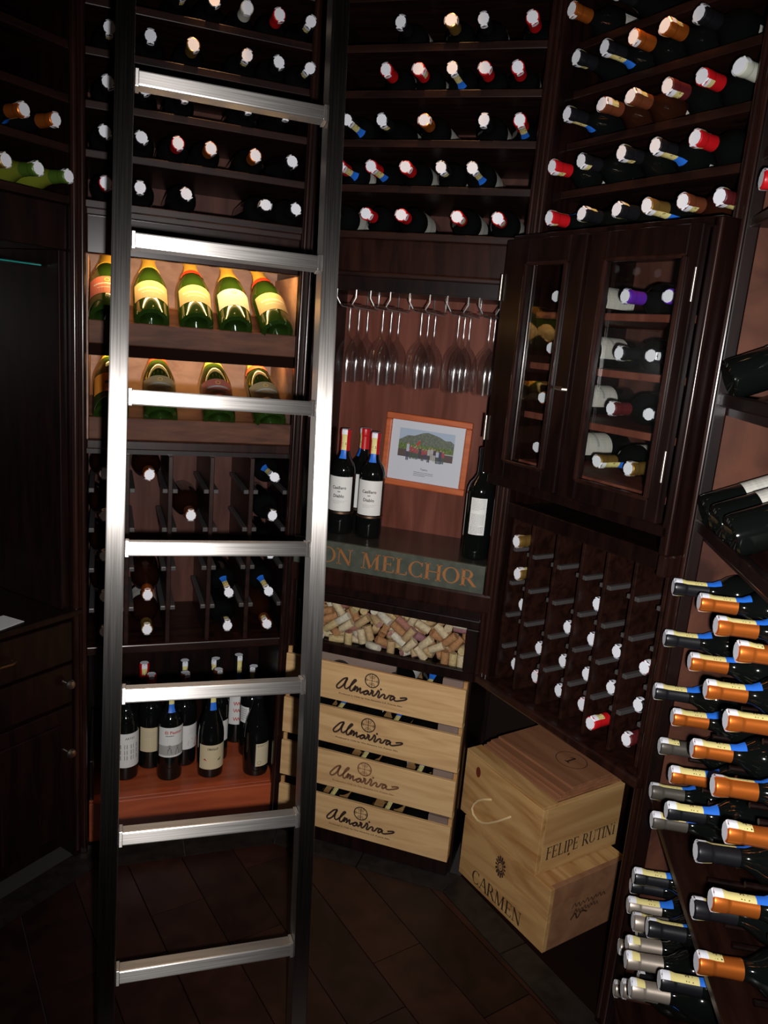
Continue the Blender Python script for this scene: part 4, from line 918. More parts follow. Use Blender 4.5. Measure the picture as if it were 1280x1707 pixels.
# ================================================================= LAMPS OF THE ROOM
LED = bx('led_strip', .05, .53, .026, .034, 1.656, 1.664, M['led'], label='warm light strip tucked under the header of the champagne niche', cat='lamp')
LED.location = FACES['A'][0]; LED.rotation_euler = (0, 0, TA)
def strip_light(nm, s, d, z, tgt, en, sx):
    o = lamp(nm, 'AREA', wp('A', s, d, z), en, (1.0, .58, .20), sx, wp('A', *tgt), size_y=.02)
    a = TA; x = _u(a); zz = -(Vector(wp('A', *tgt)) - Vector(wp('A', s, d, z))).normalized(); y = zz.cross(x).normalized(); x = y.cross(zz)
    o.matrix_world = Matrix(((x.x, y.x, zz.x, o.location.x), (x.y, y.y, zz.y, o.location.y), (x.z, y.z, zz.z, o.location.z), (0, 0, 0, 1)))
    return o
strip_light('niche_light', .287, .040, 1.652, (.287, .19, 1.45), LEDW, .46)
strip_light('niche_light', .287, .135, 1.405, (.287, .30, 1.22), LEDW * .5, .46)
LED2 = bx('led_strip', .05, .53, .128, .138, 1.412, 1.420, M['led'], label='warm light strip under the rear of the upper champagne shelf', cat='lamp')
LED2.location = FACES['A'][0]; LED2.rotation_euler = (0, 0, TA)
for i, (f, s, d) in enumerate(SPOTS):
    o = empty('ceiling_downlight', f, 'small warm ceiling downlight in front of the %s rack' % ['left', 'centre', 'right'][i], 'lamp', s=s, d=d, z=2.69)
    ob('rim', MB().lathe([(.030, 0), (.045, 0), (.045, .06), (.030, .06), (.030, 0)], 24, closed=False).mesh('rim', M['brassd']), o)
    ob('bulb', MB().lathe([(.001, .012), (.022, .016), (.026, .03), (.001, .05)], 16, closed=False).mesh('bulb', M['lampw']), o)
    lamp('downlight', 'SPOT', wp(f, s, d, 2.685), SPOTW, WARM, .02, wp(f, s, .0, 1.80), 22, .6)

# ================================================================= BOTTLES IN THE RACKS
WHERE = {'A': 'rack behind the ladder', 'B': 'middle rack over the wine glasses', 'C': 'rack over the glass doors', 'D': 'rack at the right edge', 'Z': 'rack at the left edge'}
ROWN = ['topmost row', 'second row down', 'third row down', 'fourth row down', 'fifth row down']
rnd = random.Random(3)
bykey = {}
for b in BOTTLES: bykey.setdefault((b[0], b[1], b[2]), []).append(b)
for k in bykey: bykey[k].sort(key=lambda b: b[3])
DN = {}
dl = sorted([b for b in BOTTLES if b[0] == 'D' and b[1] in ('peg', 'bin')], key=lambda b: -b[5])
for b in BOTTLES:
    f, zone, row, s, d, z, col, ang, ln = b
    cn = CAPS[col][0]; grp = bykey[(f, zone, row)]; i = grp.index(b); n = len(grp)
    kind = 'bx'; glass = 'glassd'; lab = False; capln = .052; ang2 = -40; lm = 'label'; yaw = rnd.uniform(-.02, .02); pit = 0
    if zone == 'top':
        kind = rnd.choice(['bx', 'bg', 'bx', 'bx']); lab = rnd.random() < .85; ang2 = rnd.uniform(-65, -25)
        if col == 'e': glass = 'glassy'; kind = 'bg'; lab = False
        if col == 'g' and f == 'Z': glass = 'glassy'; kind = 'bg'
        if f == 'C': lab = rnd.random() < .85; ang2 = rnd.uniform(-115, -40)
        label = '%s-capped bottle lying %s from left, %s, %s' % (cn, ORD[i], ROWN[row], WHERE[f]); group = 'bottles in the ' + WHERE[f]
    elif zone == 'low':
        kind = 'bg' if col in 'ocg' else 'bx'; glass = 'glassb' if col in 'oc' else 'glassd'
        label = '%s-capped bottle, %s from left, %s of the slotted rack behind the ladder' % (cn, ORD[i], ROWN[row]); group = 'bottles in the slotted rack behind the ladder'
        if (row, col) == (4, 'g'): lab = True; ang2 = 90; glass = 'glassb'
    elif zone == 'grid':
        kind = 'bx'; label = '%s-capped bottle, %s from left, %s of the grid below the glass doors' % (cn, ORD[i], ROWN[row]); group = 'bottles in the grid below the glass doors'
    elif zone == 'cab':
        lab = rnd.random() < .8; ang2 = 60; label = '%s-capped bottle %s from left on %s shelf behind the glass doors' % (cn, ORD[i], ['the top', 'the second', 'the third', 'the bottom'][row]); group = 'bottles behind the glass doors'
        if (row, i) == (0, 0): glass = 'glassb'
    elif zone in ('peg', 'bin'):
        capln = .062
        same = [q for q in dl if q[6] == col]; k = same.index(b)
        label = '%s-capped neck, %s from top among %s necks in the right edge rack' % (cn, (ORD + ['eleventh', 'twelfth', 'thirteenth', 'fourteenth', 'fifteenth', 'sixteenth', 'seventeenth'])[k], cn)
        group = 'bottle necks at the right edge'; lab = False
        if col == 'w2' or zone == 'bin': kind = 'bx'
    if col == 'c': glass = 'glassb'
    c, a, L0 = FACES[f]; nrm = Vector((-math.sin(a), math.cos(a), 0)); dirv = (-nrm + _u(a) * yaw).normalized()
    bottle(f, s, d, z, kind, glass, col, (ang, ln), capln, lab, label, group, direction=dirv, labmat=lm, labang=ang2)

# ---- champagne bottles leaning in the lit niche
def leaning(f, s, zf, glass, foil, band, labelmat, label, group, d0=.026, lw=.05, el=37, capcol=None, yaw=0.0):
    c, a, L0 = FACES[f]; e = _u(a); n = Vector((-math.sin(a), math.cos(a), 0))
    zx = (n * math.cos(R(el)) + Vector((0, 0, math.sin(R(el)))) + e * yaw).normalized()
    x = e; x = (e - zx * e.dot(zx)).normalized(); y = zx.cross(x)     # y points up and to the room
    dz = .046
    base = wp(f, s, d0, zf - .026) + y * (-dz if y.z < 0 else dz)
    o = ob('champagne_bottle' if foil else 'wine_bottle', None, label=label, cat='bottle', group=group); o.empty_display_size = .03
    o.matrix_world = Matrix(((x.x, y.x, zx.x, base.x), (x.y, y.y, zx.y, base.y), (x.z, y.z, zx.z, base.z), (0, 0, 0, 1)))
    kind = 'ch' if foil else 'bx'
    ob('glass_body', body_mesh(kind, glass), o)
    up = math.pi / 2 if y.z > 0 else -math.pi / 2
    def wrapc(nm, groups, zc): return ob(nm, wrap_label(nm, kind, groups, zc, up), o)
    if foil:
        pr = [(rad('ch', z) + .0009 + .0004 * math.sin(z * 900), z) for z in (.205, .222, .245, .262, .275)] + [(.0185, .280), (.0190, .292), (.0165, .296), (.0170, .306), (.012, .312)]
        ob('gold_foil', cached(('foil', foil), lambda: MB().lathe(pr, 20).mesh('gold_foil', M[foil])), o)
        ob('wire_cap', cached(('wc', foil), lambda: MB().lathe([(.0150, .3122), (.0120, .3150), (.001, .3155)], 16).mesh('wire_cap', M['foil'])), o)
        if band: ob('neck_band', cached(('nb', band), lambda: MB().lathe([(rad('ch', z) + .0022, z) for z in (.190, .200, .212)], 20, closed=False).mesh('neck_band', M[band])), o)
        y0, y1 = -.035, .035
        g = [(M[labelmat], strip_rect(-lw, lw, y0, y1, 14)), (M['greyl'], strip_rect(-lw * .7, lw * .7, .002, .008, 10) + strip_rect(-lw * .5, lw * .5, -.012, -.009, 8)), (M['foil'], ring(0, .020, .006, .006, .0016, 14))]
        if labelmat == 'labelo': g = [(M['labelo'], strip_rect(-lw, lw, y0, y1, 14)), (M['ink'], strip_rect(-.015, .015, -.006, .004, 5))]
        wrapc('label', g, .085)
    else:
        ob('label', wrap_label('label', kind, [(M['label'], strip_rect(-.05, .05, -.05, .045, 14)), (M['greyl'], strip_rect(-.03, .03, .0, .01, 8))], .125, up + (.5 if f == 'D' else 0)), o)
    return o
CH = 'champagne bottles leaning in the lit niche'
leaning('A', .070, 1.476, 'champ', 'foil', None, 'labelp', 'dark champagne bottle with pink label, leftmost on the upper lit shelf, beside the ladder rail', CH)
leaning('A', .176, 1.476, 'champ', 'foil', None, 'champ_label', 'green champagne bottle with wide cream label, second from left on the upper lit shelf', CH)
leaning('A', .286, 1.476, 'champ', 'foil', 'foilr', 'champ_label', 'champagne bottle with red neck band and cream label, middle of the upper lit shelf', CH)
leaning('A', .386, 1.476, 'champ', 'foil', 'foil', 'champ_white', 'champagne bottle with white oval label, second from right on the upper lit shelf', CH)
leaning('A', .496, 1.476, 'champ', 'foil', 'foilr', 'champ_label', 'champagne bottle with red neck band, tilted at the right end of the upper lit shelf', CH, yaw=-.08)
leaning('A', .080, 1.237, 'champ', 'foil', None, 'labelo', 'champagne bottle with bright orange label on the lower lit shelf at the left', CH)
leaning('A', .202, 1.237, 'champ', 'foilr', None, 'champ_label', 'dark bottle with dull red foil, second from left on the lower lit shelf', CH)
leaning('A', .352, 1.237, 'champ', 'foil', None, 'labelp', 'champagne bottle with pale pink round label, third from left on the lower lit shelf', CH)
leaning('A', .490, 1.237, 'champ', 'foil', 'foilr', 'champ_label', 'champagne bottle with red neck band at the right end of the lower lit shelf', CH, yaw=-.08)
DG = 'bottles lying on the sloping shelves at the right edge'
leaning('D', .088, 1.448 + .012, 'glassd', None, None, None, 'dark bottle lying alone with its base outward on the upper sloping shelf, right edge', DG, d0=.006, el=24)
leaning('D', .086, 1.205 + .010, 'glassd', None, None, None, 'dark bottle lying base outward farthest in on the lower sloping shelf, right edge', DG, d0=.006, el=24)
leaning('D', .172, 1.205 + .010, 'glassd', None, None, None, 'dark bottle lying base outward in the middle of the lower sloping shelf, right edge', DG, d0=.006, el=24)
leaning('D', .258, 1.205 + .010, 'glassd', None, None, None, 'nearest dark bottle lying base outward on the lower sloping shelf, right edge', DG, d0=.006, el=24)

# ================================================================= LADDER
k0 = Vector((-.5021, 1.4847, 1.9122)); S = Vector((.0101, -.0396, -.277)); Wv = Vector((.3309, .1128, -.004))
Wl = Wv.length; wx = Wv.normalized(); dn = S.normalized(); nm_ = wx.cross(dn).normalized()     # nm_ points to the camera side or away
if nm_.y > 0: nm_ = -nm_
zu = -dn; yv = zu.cross(wx).normalized()
foot = k0 + dn * (k0.z / -dn.z)
lad = ob('ladder', None, label='tall brushed steel ladder leaning in front of the left wine rack', cat='ladder')
lad.matrix_world = Matrix(((wx.x, yv.x, zu.x, foot.x), (wx.y, yv.y, zu.y, foot.y), (wx.z, yv.z, zu.z, foot.z), (0, 0, 0, 1)))
inw = -1 if yv.dot(nm_) < 0 else 1     # +y away from the camera when yv.dot(nm_) < 0
HL = 2.66
rail_me = MB().box(0, .033, -.003, .047, .012, HL).mesh('rail', M['steel'], .0025, uv=3)
ob('rail', rail_me, lad, loc=(-.034, 0, 0)); ob('rail', rail_me, lad, loc=(Wl + .001, 0, 0))
foot_me = MB().box(-.001, .034, -.004, .048, .0, .014).mesh('rubber_foot', M['cap_k'])
ob('rubber_foot', foot_me, lad, loc=(-.034, 0, 0)); ob('rubber_foot', foot_me, lad, loc=(Wl + .001, 0, 0))
rung_me = MB().box(-.001, Wl + .001, 0, .030, -.0135, .0135).mesh('rung', M['steel'], .003, uv=1)
weld_me = MB().box(0, .007, -.001, .031, -.0155, .0155).mesh('weld_collar', M['steel'], .001, uv=1)
zk = (k0 - foot).length
for j in range(-2, 7):
    if zk - j * .28 < .05 or zk - j * .28 > HL - .05: continue
    r_ = ob('rung', rung_me, lad, loc=(0, 0, zk - j * .28))
    ob('weld_collar', weld_me, r_, loc=(0, 0, 0)); ob('weld_collar', weld_me, r_, loc=(Wl - .007, 0, 0))

# ================================================================= GLASSWARE NICHE
gr = empty('stemware_rack', 'B', 'chrome wire rack hanging under the niche top holding wine glasses', 'rack')
CHN = [.103, .197, .303, .403, .485]
for x in CHN:
    for sg_ in (-1, 1):
        xx = x + sg_ * .017
        ob('wire_rail', MB().tube([(xx + sg_ * .010, .010, 1.617), (xx + sg_ * .010, .010, 1.597), (xx, .012, 1.580), (xx, .030, 1.574), (xx, .222, 1.574), (xx, .232, 1.590), (xx, .232, 1.617)], .0021, 6).mesh('wire_rail', M['wire']), gr)
gprof = [(.0325, 0), (.033, .0012), (.012, .003), (.0045, .008), (.0036, .02), (.0036, .062), (.0042, .078), (.006, .086), (.0165, .098), (.026, .115), (.0305, .135), (.0315, .155), (.0295, .180), (.0268, .208), (.0262, .2085), (.0292, .179), (.0310, .155), (.0300, .136), (.0255, .116), (.016, .100), (.002, .090)]
bowl = MB().lathe(gprof[7:14], 28, closed=False).mesh('bowl', M['wine_glass']); stem = MB().lathe(gprof[3:8], 12, closed=False).mesh('stem', M['wine_glass']); ftm = MB().lathe([(.0005, .0)] + gprof[:4], 28, closed=False).mesh('foot', M['wine_glass'])
for ci, x in enumerate(CHN):
    for di, d in enumerate((.048, .122, .196)):
        o = ob('wine_glass', None, label='wine glass hanging upside down, %s in the %s channel from left of the wire rack' % (['front', 'middle', 'back'][di], ORD[ci]), cat='wine glass', group='wine glasses hanging in the niche')
        o.empty_display_size = .03
        o.location = wp('B', x, d, 1.5805); o.rotation_euler = (R(180), 0, TB)
        ob('foot', ftm, o); ob('stem', stem, o); ob('bowl', bowl, o)
# picture
pf = empty('framed_photograph', 'B', 'orange wooden frame with a group photograph, hung on the niche back', 'picture', s=.303, d=.2385, z=1.179)
pf.rotation_euler = (0, R(1.6), TB)
pw, ph = .130, .108
for a in (((-pw, pw), (ph - .019, ph)), ((-pw, pw), (-ph, -ph + .019)), ((-pw, -pw + .019), (-ph + .019, ph - .019)), ((pw - .019, pw), (-ph + .019, ph - .019))):
    fr_ = bx('frame_bar', a[0][0], a[0][1], -.018, .0, a[1][0], a[1][1], M['frame'], pf, .004)
bx('backing', -pw + .019, pw - .019, -.008, -.002, -ph + .019, ph - .019, M['mat'], pf)
g = []
x0, x1, y0, y1 = -.086, .082, -.028, .066
def rp(p, li): return p
g.append((M['sky'], [rect(x0, y0 + .02, x1, y1)]))
hp = [(x0, .030), (-.060, .046), (-.040, .047), (-.015, .058), (0, .061), (.015, .058), (.035, .053), (.055, .044), (.070, .046), (x1, .038), (x1, .005), (x0, .005)]
g.append((M['hill'], [[hp[i], hp[i + 1], (hp[i + 1][0], .005), (hp[i][0], .005)] for i in range(9)]))
g.append((M['field'], [rect(x0, .004, x1, .022)])); g.append((M['yard'], [rect(x0, -.018, x1, .004)])); g.append((M['mat'], [rect(x0, -.030, x1, -.018), rect(x0 + .03, .0035, x1, .0052)]))
cols = {}
rr_ = random.Random(11)
xs = [-.056, -.046, -.036, -.027, -.018, -.009, .000, .009, .018, .026, .035, .044, .052]
heads = []; 
for i, x in enumerate(xs):
    top = .016 + rr_.uniform(-.004, .003) + (.010 if i == 0 else 0); bot = -.020 + rr_.uniform(-.006, .002) - (.006 if i == 0 else 0)
    c1 = 'cl%d' % [0, 1, 1, 2, 3, 1, 2, 4, 4, 3, 0, 6, 1][i]; c2 = 'cl%d' % [6, 5, 5, 5, 3, 3, 6, 3, 4, 4, 5, 6, 5][i]
    mid = (top + bot) / 2
    cols.setdefault(c1, []).append(rect(x - .0042, mid - .001, x + .0042, top - .005)); cols.setdefault(c2, []).extend([rect(x - .0038, bot, x - .0004, mid), rect(x + .0004, bot, x + .0038, mid)])
    heads.append([(x + .0022 * math.cos(2 * math.pi * k / 8), top - .0026 + .0026 * math.sin(2 * math.pi * k / 8)) for k in range(8)])
for c in sorted(cols): g.append((M[c], cols[c]))
g.append((M['skin'], heads)); g.append((M['labelw'], [seg(-.034, .012, -.022, .036, .0009)])); g.append((M['inkred'], [[(-.031, .022), (-.022, .036), (-.019, .030), (-.028, .016)]]))
g.append((M['ink'], text_polys('Teams', .0085, 0, -.052) + textlines(-.030, .030, -.070, -.060, 3, .0012)))
ob('print', polys_mesh('print', g, lambda x, y, l: (x, -.0082 - l * .00012, y)), pf, label='printed group photo in front of a hill with caption lines')
# standing bottles on the counter
CG = 'wine bottles standing on the counter'
def casillero(s, d, label, face=0.0):
    o = stand('B', s, d, .9385, 'bx', 'glassd', 'r', (0, 2), .060, label, CG, face=face)
    yb, yt = -.052, .048
    t1 = text_polys('Casillero', .0125, 0, .012, width=.042, bold=.02); t2 = text_polys('del', .007, 0, .003, width=.008, bold=.02); t3 = text_polys('Diablo', .0125, 0, -.012, width=.032, bold=.02)
    gg = [(M['labelw'], strip_rect(-.040, .040, yb, yt, 16)), (M['ink'], t1 + t2 + t3), (M['greyl'], textlines(-.018, .018, -.030, -.024, 3, .0009) + strip_rect(-.026, .026, -.0215, -.0210, 8))]
    ob('label', wrap_label('label', 'bx', gg, .120, 0), o)
    ob('gold_band', MB().lathe([(.0381, .0595), (.0381, .0655)], 28, closed=False).mesh('gold_band', M['brassd']), o)
casillero(.097, .100, 'red-capped wine bottle with white gothic label, left of the pair on the counter', face=.10)
casillero(.186, .100, 'red-capped wine bottle with white gothic label, right of the pair nearest the picture', face=.15)
casillero(.130, .176, 'red-capped wine bottle standing behind the pair on the counter', face=-.9)
o = stand('B', .508, .060, .9385, 'bx', 'glassd', 'k', None, .060, 'dark wine bottle turned back label outward, right end of the counter', CG)
g = [(M['labelw'], strip_rect(-.022, .022, -.055, .045, 10)), (M['grey'], textlines(-.018, .018, .012, .040, 9, .0008) + textlines(-.018, .018, -.030, .0, 10, .0009) + textlines(-.018, .018, -.052, -.034, 6, .0012))]
ob('back_label', wrap_label('back_label', 'bx', g, .125, .1), o)
ob('label', wrap_label('label', 'bx', [(M['labelw'], strip_rect(-.030, .026, -.065, .050, 12))], .125, -1.75), o)

# ================================================================= BOTTLES ON THE TRAY
TG = 'bottles standing on the reddish tray'
def tray_b(s, d, kind, glass, col, st, label, groups=None, zc=.115, face=0.0, cl=.05):
    o = stand('A', s, d, .1503, kind, glass, col, st, cl, label, TG, face=face)
    if groups: ob('label', wrap_label('label', kind, groups, zc, 0), o)
    return o
sq = []
for r in range(3):
    for c in range(3): sq.append(rect(-.026 + c * .019, -.030 + r * .018, -.012 + c * .019, -.016 + r * .018))
tray_b(.126, .127, 'bx', 'glassd', 'k', (0, 0), 'bottle whose white label is printed with dark squares, leftmost on the reddish tray', [(M['labelw'], strip_rect(-.045, .045, -.055, .055, 14)), (M['grey'], sq), (M['ink'], text_polys('ARTES', .010, 0.002, .036))], .100, face=.25)
hat = lambda x, y: [[(x - .008, y), (x + .008, y), (x + .004, y + .003), (x - .004, y + .003)], rect(x - .003, y + .003, x + .003, y + .0055), rect(x - .0025, y - .006, x + .0025, y), [(x - .007, y - .022), (x + .007, y - .022), (x + .005, y - .007), (x - .005, y - .007)]]
tray_b(.252, .100, 'bx', 'glassd', 'k', (0, 2), 'wine bottle with cream label, red lettering and two figures in hats, on the tray', [(M['labelw'], strip_rect(-.044, .044, -.046, .050, 14)), (M['greyl'], strip_rect(-.044, .044, -.040, -.008, 14)), (M['grey'], hat(-.008, -.012) + hat(.016, -.016) + textlines(-.02, .02, .020, .022, 1, .003)), (M['inkred'], text_polys('El Pastor', .0135, .004, .030, width=.052, bold=.02))], .127, face=.12)
gl_ = [[(-.022 + .0035 * math.cos(a), -.012 + .002 * math.sin(a)) for a in (0, 1, 2, 3, 4, 5)]]
tray_b(.373, .092, 'bg', 'glassd', 'k', (0, 2), 'round-shouldered bottle with broad cream label marked with two small birds, centre of the tray', [(M['labelc'], strip_rect(-.046, .046, -.040, .040, 16)), (M['ink'], text_polys('CRIOLLO', .0095, -.002, .024, width=.034, bold=.03)), (M['inkred'], [[(-.032, -.008), (-.020, -.012), (-.026, -.004)]]), (M['field'], [[(.014, -.010), (.026, -.002), (.022, -.010), (.016, -.014)]])], .072, face=.1)
tray_b(.510, .074, 'bg', 'glassd', 'k', (40, 1), 'dark bottle showing its small back label at the right end of the tray', [(M['labelc'], strip_rect(-.022, .026, -.036, .040, 10)), (M['grey'], textlines(-.018, .020, .030, .034, 2, .0016) + ring(-.010, -.024, .006, .006, .0012, 14)), (M['greyl'], textlines(-.018, .020, -.010, .020, 8, .0008))], .072, face=.35)
tray_b(.200, .178, 'bx', 'glassd', 'r', (0, 0), 'bottle with plain cream label standing behind, left of the one with hat figures', [(M['labelc'], strip_rect(-.036, .036, -.040, .040, 12)), (M['greyl'], textlines(-.02, .02, .010, .024, 4, .0012))], .100)
tray_b(.300, .172, 'bx', 'glassd', 'c', (0, 0), 'bottle with white label and red animal shape, behind the one with hat figures', [(M['labelw'], strip_rect(-.030, .040, -.040, .040, 12)), (M['inkred'], [[(-.004, -.028), (.022, -.034), (.028, -.010), (.010, -.006), (-.002, -.012)]]), (M['greyl'], textlines(0, .03, .010, .026, 4, .0012))], .100, face=.35)
tray_b(.401, .180, 'bx', 'glassd', 'c', (0, 0), 'bottle with white strip label standing right behind the one with two birds', [(M['labelw'], strip_rect(.006, .032, -.030, .040, 6))], .100, face=.2)
tray_b(.512, .186, 'bx', 'glassd', 'k', (0, 1), 'dark bottle standing second row at the right of the tray', [(M['labelw'], strip_rect(-.034, .0, .02, .075, 8)), (M['grey'], textlines(-.03, -.006, .03, .065, 6, .002))], .100, face=-.4)
tray_b(.183, .262, 'bx', 'glassd', 'r', (0, 1), 'red-capped bottle at the back left of the tray'); tray_b(.306, .262, 'bx', 'glassd', 'k', (0, 1), 'dark bottle with yellow stamp at the back middle of the tray')
tray_b(.403, .262, 'bx', 'glassd', 'k', (-30, 1), 'dark bottle with curled stamp at the back of the tray, third from left')
tray_b(.480, .280, 'bx', 'glassd', 'k', (0, 2), 'back-row bottle whose white label is written in dark script, right side of the tray', [(M['labelw'], strip_rect(-.036, .036, -.040, .060, 12)), (M['inkred'], [p for y_ in (-.02, .01, .035) for p in ribbon(smooth_line([(-.02 + i * .004, y_ + .006 * (-1) ** i) for i in range(11)], 3), .0022)])], .110, face=.1)

# ================================================================= CRATES
def crate(zb, label, inkm, lidpiece):
    o = empty('wine_crate', 'B', label, 'crate', 'stacked open pine crates', s=.276, d=-.030, z=zb)
    w2, dp = .267, .345; fh, sh = .112, .130
    fb = bx('front_board', -w2, w2, 0, .012, 0, fh, M['pine'], o, .0015)
    bx('side_board', -w2, -w2 + .011, .012, dp, 0, sh, M['pine2'], o, .001); bx('side_board', w2 - .011, w2, .012, dp, 0, sh, M['pine2'], o, .001)
    bx('back_board', -w2 + .011, w2 - .011, dp - .011, dp, .006, fh, M['pine2'], o); bx('base_board', -w2 + .011, w2 - .011, .012, dp - .011, 0, .006, M['pine2'], o)
    bx('corner_block', w2 - .070, w2 - .012, .013, .055, fh - .03, sh - .001, M['crategrey'], o, .001)
    ps = []
    for i, st in enumerate(ALMAVIVA):
        ps += ribbon(smooth_line([(x - .276, z - .474) for x, z in st], 4), .0052 if i != 2 else .0056)
    cx, cy, r_ = -.001, .083, .0205
    ps += ring(cx, cy, r_, r_, .0032) + [seg(cx - r_, cy, cx + r_, cy, .0016), seg(cx, cy - r_, cx, cy + r_, .0018)]
    for a in (90, 270):
        for q in (.007, .011): ps += ribbon([(cx + q * math.cos(R(t_)), cy + math.copysign(r_, math.sin(R(a))) * .92 - math.copysign(q, math.sin(R(a))) * abs(math.sin(R(t_)))) for t_ in range(0, 181, 20)], .0013)
    for a in (0, 180): ps += ring(cx + (r_ - .004) * math.cos(R(a)), cy, .0026, .0036, .0012, 10)
    for dx in (-.006, .006):
        for dy in (-.006, .006): ps.append(rect(cx + dx - .0009, cy + dy - .0009, cx + dx + .0009, cy + dy + .0009))
    # small line of print under the signature
    rn = random.Random(8); x = -.097
    tp = text_polys('Produced in Chile by Vina Almaviva S.A. Puente Alto', .0062, -.002, .0225, width=.190, bold=.02)
    ps += tp
    ob('lettering', polys_mesh('lettering', [(M[inkm], ps)], lambda x, y, l: (x, -.0006, y)), fb, label='branded signature and round emblem')
    if lidpiece:
        bx('loose_slat', -.205, .055, .040, .052, fh - .02, fh + .020, M['crategrey'], o, .001)
    return o
CZ = [.474, .336, .196, .051]
CL = ['topmost pine crate of the stack, with a loose slat, under the cork box', 'second pine crate from the top of the stack of four', 'third pine crate from the top, its branded mark faded', 'lowest pine crate of the stack, just above the floor']
for i, zb in enumerate(CZ): crate(zb, CL[i], 'burn' if i != 2 else 'burnf', i == 0)
bx('crate_plinth', .012, .5440, -.020, .30, .0, .0505, M['dark'], uB, .002)
CN = ['topmost', 'second', 'third', 'lowest']
for i, zb in enumerate(CZ):
    for j, s_ in enumerate((.085, .165, .252, .340, .425)):
        c, a, L0 = FACES['B']; n = Vector((-math.sin(a), math.cos(a), 0))
        lift = .0395 + .010 if i else .0395 + .010
        e_ = 1 if (j + i) % 2 else -1
        # bottles lie front to back, bases towards the room on odd places
        zx = n * e_
        x = (_u(a) - zx * _u(a).dot(zx)).normalized(); y = zx.cross(x)
        base = wp('B', s_, -.012 if e_ > 0 else .297, zb + .006 + .0375 + .030 * (1 if i else .9))
        o = ob('wine_bottle', None, label='dark bottle lying %s from left in the %s crate' % (ORD[j], CN[i]), cat='bottle', group='bottles lying in the pine crates'); o.empty_display_size = .03
        o.matrix_world = Matrix(((x.x, y.x, zx.x, base.x), (x.y, y.y, zx.y, base.y), (x.z, y.z, zx.z, base.z), (0, 0, 0, 1)))
        ob('glass_body', body_mesh('bx', 'glassd'), o)
        ob('capsule', cap_mesh('bx', 'k', .05), o); ob('tax_stamp', stamp_mesh('bx', 2), o, rot=(0, 0, R(90 if y.z > 0 else -90)))
        ob('label', label_mesh('bx', 'labelw', .050), o, rot=(0, 0, R((90 if y.z > 0 else -90) + 20 * (j - 2))))

# ================================================================= PINE BOXES AT THE RIGHT
def pbox(nm, p1, ang, wdt, dep, z0, h, label, mats, ang2=None):
    """p1 = left front bottom corner; front runs along ang, depth goes to the left of it"""
    o = ob(nm, None, label=label, cat='box', group='pine boxes beside the crates'); o.location = (p1[0], p1[1], z0); o.rotation_euler = (0, 0, ang)
    t_ = .014
    fb = bx('front_board', 0, wdt, 0, t_, 0, h, M[mats[0]], o, .0012)
    eb = bx('end_board', wdt - t_, wdt, t_, dep, 0, h, M[mats[1]], o, .0012)
    bx('end_board', 0, t_, t_, dep, 0, h, M[mats[0]], o, .0012); bx('back_board', t_, wdt - t_, dep - t_, dep, 0, h, M[mats[0]], o)
    bx('base_board', t_, wdt - t_, t_, dep - t_, 0, .008, M[mats[0]], o)
    return o, fb, eb
b1, f1, e1 = pbox('wine_box', (.3058, 1.9737), R(-56.5), .348, .284, 0.0005, .186, 'lower pine box branded CARMEN on its front, standing on the floor', ('pine2', 'pinebrown'))
bx('lid', .014, .334, .014, .270, .176, .185, M['pine2'], b1)
ob('lettering', polys_mesh('lettering', [(M['burn'], serif('CARMEN', .060, .012, .040, total=.205))], lambda x, y, l: (x, -.0006, y)), f1, label='black serif letters CARMEN')
em = ring(.165, .128, .010, .013, .004, 16) + [p for k in range(14) for p in [seg(.165 + .013 * math.cos(k * .449), .128 + .016 * math.sin(k * .449), .165 + .020 * math.cos(k * .449), .128 + .032 * math.sin(k * .449), .006)]] + ring(.165, .128, .004, .006, .0018, 12)
ob('emblem', polys_mesh('emblem', [(M['burn'], em)], lambda x, y, l: (x, -.0006, y)), f1)
scr = []
for ln_, (yy, xa, xb) in enumerate(((.105, .09, .215), (.085, .10, .19))):
    scr += ribbon(smooth_line([(xa + (xb - xa) * i / 16, yy + (.006 if i % 2 else -.006) * (1 + .4 * math.sin(i * 2))) for i in range(17)], 3), .0026)
scr += ribbon(smooth_line([(.09, .065), (.105, .080), (.115, .062), (.13, .078), (.15, .070)], 4), .005)
ob('script_mark', polys_mesh('script_mark', [(M['burn'], scr)], lambda x, y, l: (.3486, x, y)), e1, label='blurred dark script brand')
b2, f2, e2 = pbox('wine_box', (.2939, 1.9985), R(-57.2), .316, .300, .1870, .188, 'upper pine box', ('pine2', 'pine_end'))
b2['label'] = 'upper pine box with rope handle, branded FELIPE RUTINI, resting on another box'
ob('lettering', polys_mesh('lettering', [(M['burn'], serif('FELIPE RUTINi', .030, .037, .036, total=.258))], lambda x, y, l: (.3166, x, y)), e2, label='black serif letters FELIPE RUTINI')
ob('knot', polys_mesh('knot', [(M['knot'], [[(.058 + .010 * math.cos(k * .524), .152 + .016 * math.sin(k * .524)) for k in range(12)]])], lambda x, y, l: (x, -.0005, y)), f2)
ob('knot', polys_mesh('knot', [(M['knot'], [[(.115 + .004 * math.cos(k * .524), .028 + .004 * math.sin(k * .524)) for k in range(12)]])], lambda x, y, l: (.3165, x, y)), e2)
rp_ = [(.124, .004, .104), (.116, -.004, .102), (.100, -.007, .094), (.080, -.008, .078), (.064, -.008, .058), (.058, -.008, .040), (.066, -.008, .026), (.087, -.008, .020), (.108, -.008, .025), (.130, -.008, .038), (.165, -.008, .066), (.196, -.005, .095), (.206, .004, .104)]
ob('rope_handle', MB().tube(rp_, .0034, 8).mesh('rope_handle', M['rope']), b2)
bx('lid_strip', .0, .316, .0, .052, .1882, .1960, M['pine2'], b2, .001)
o_lid = None
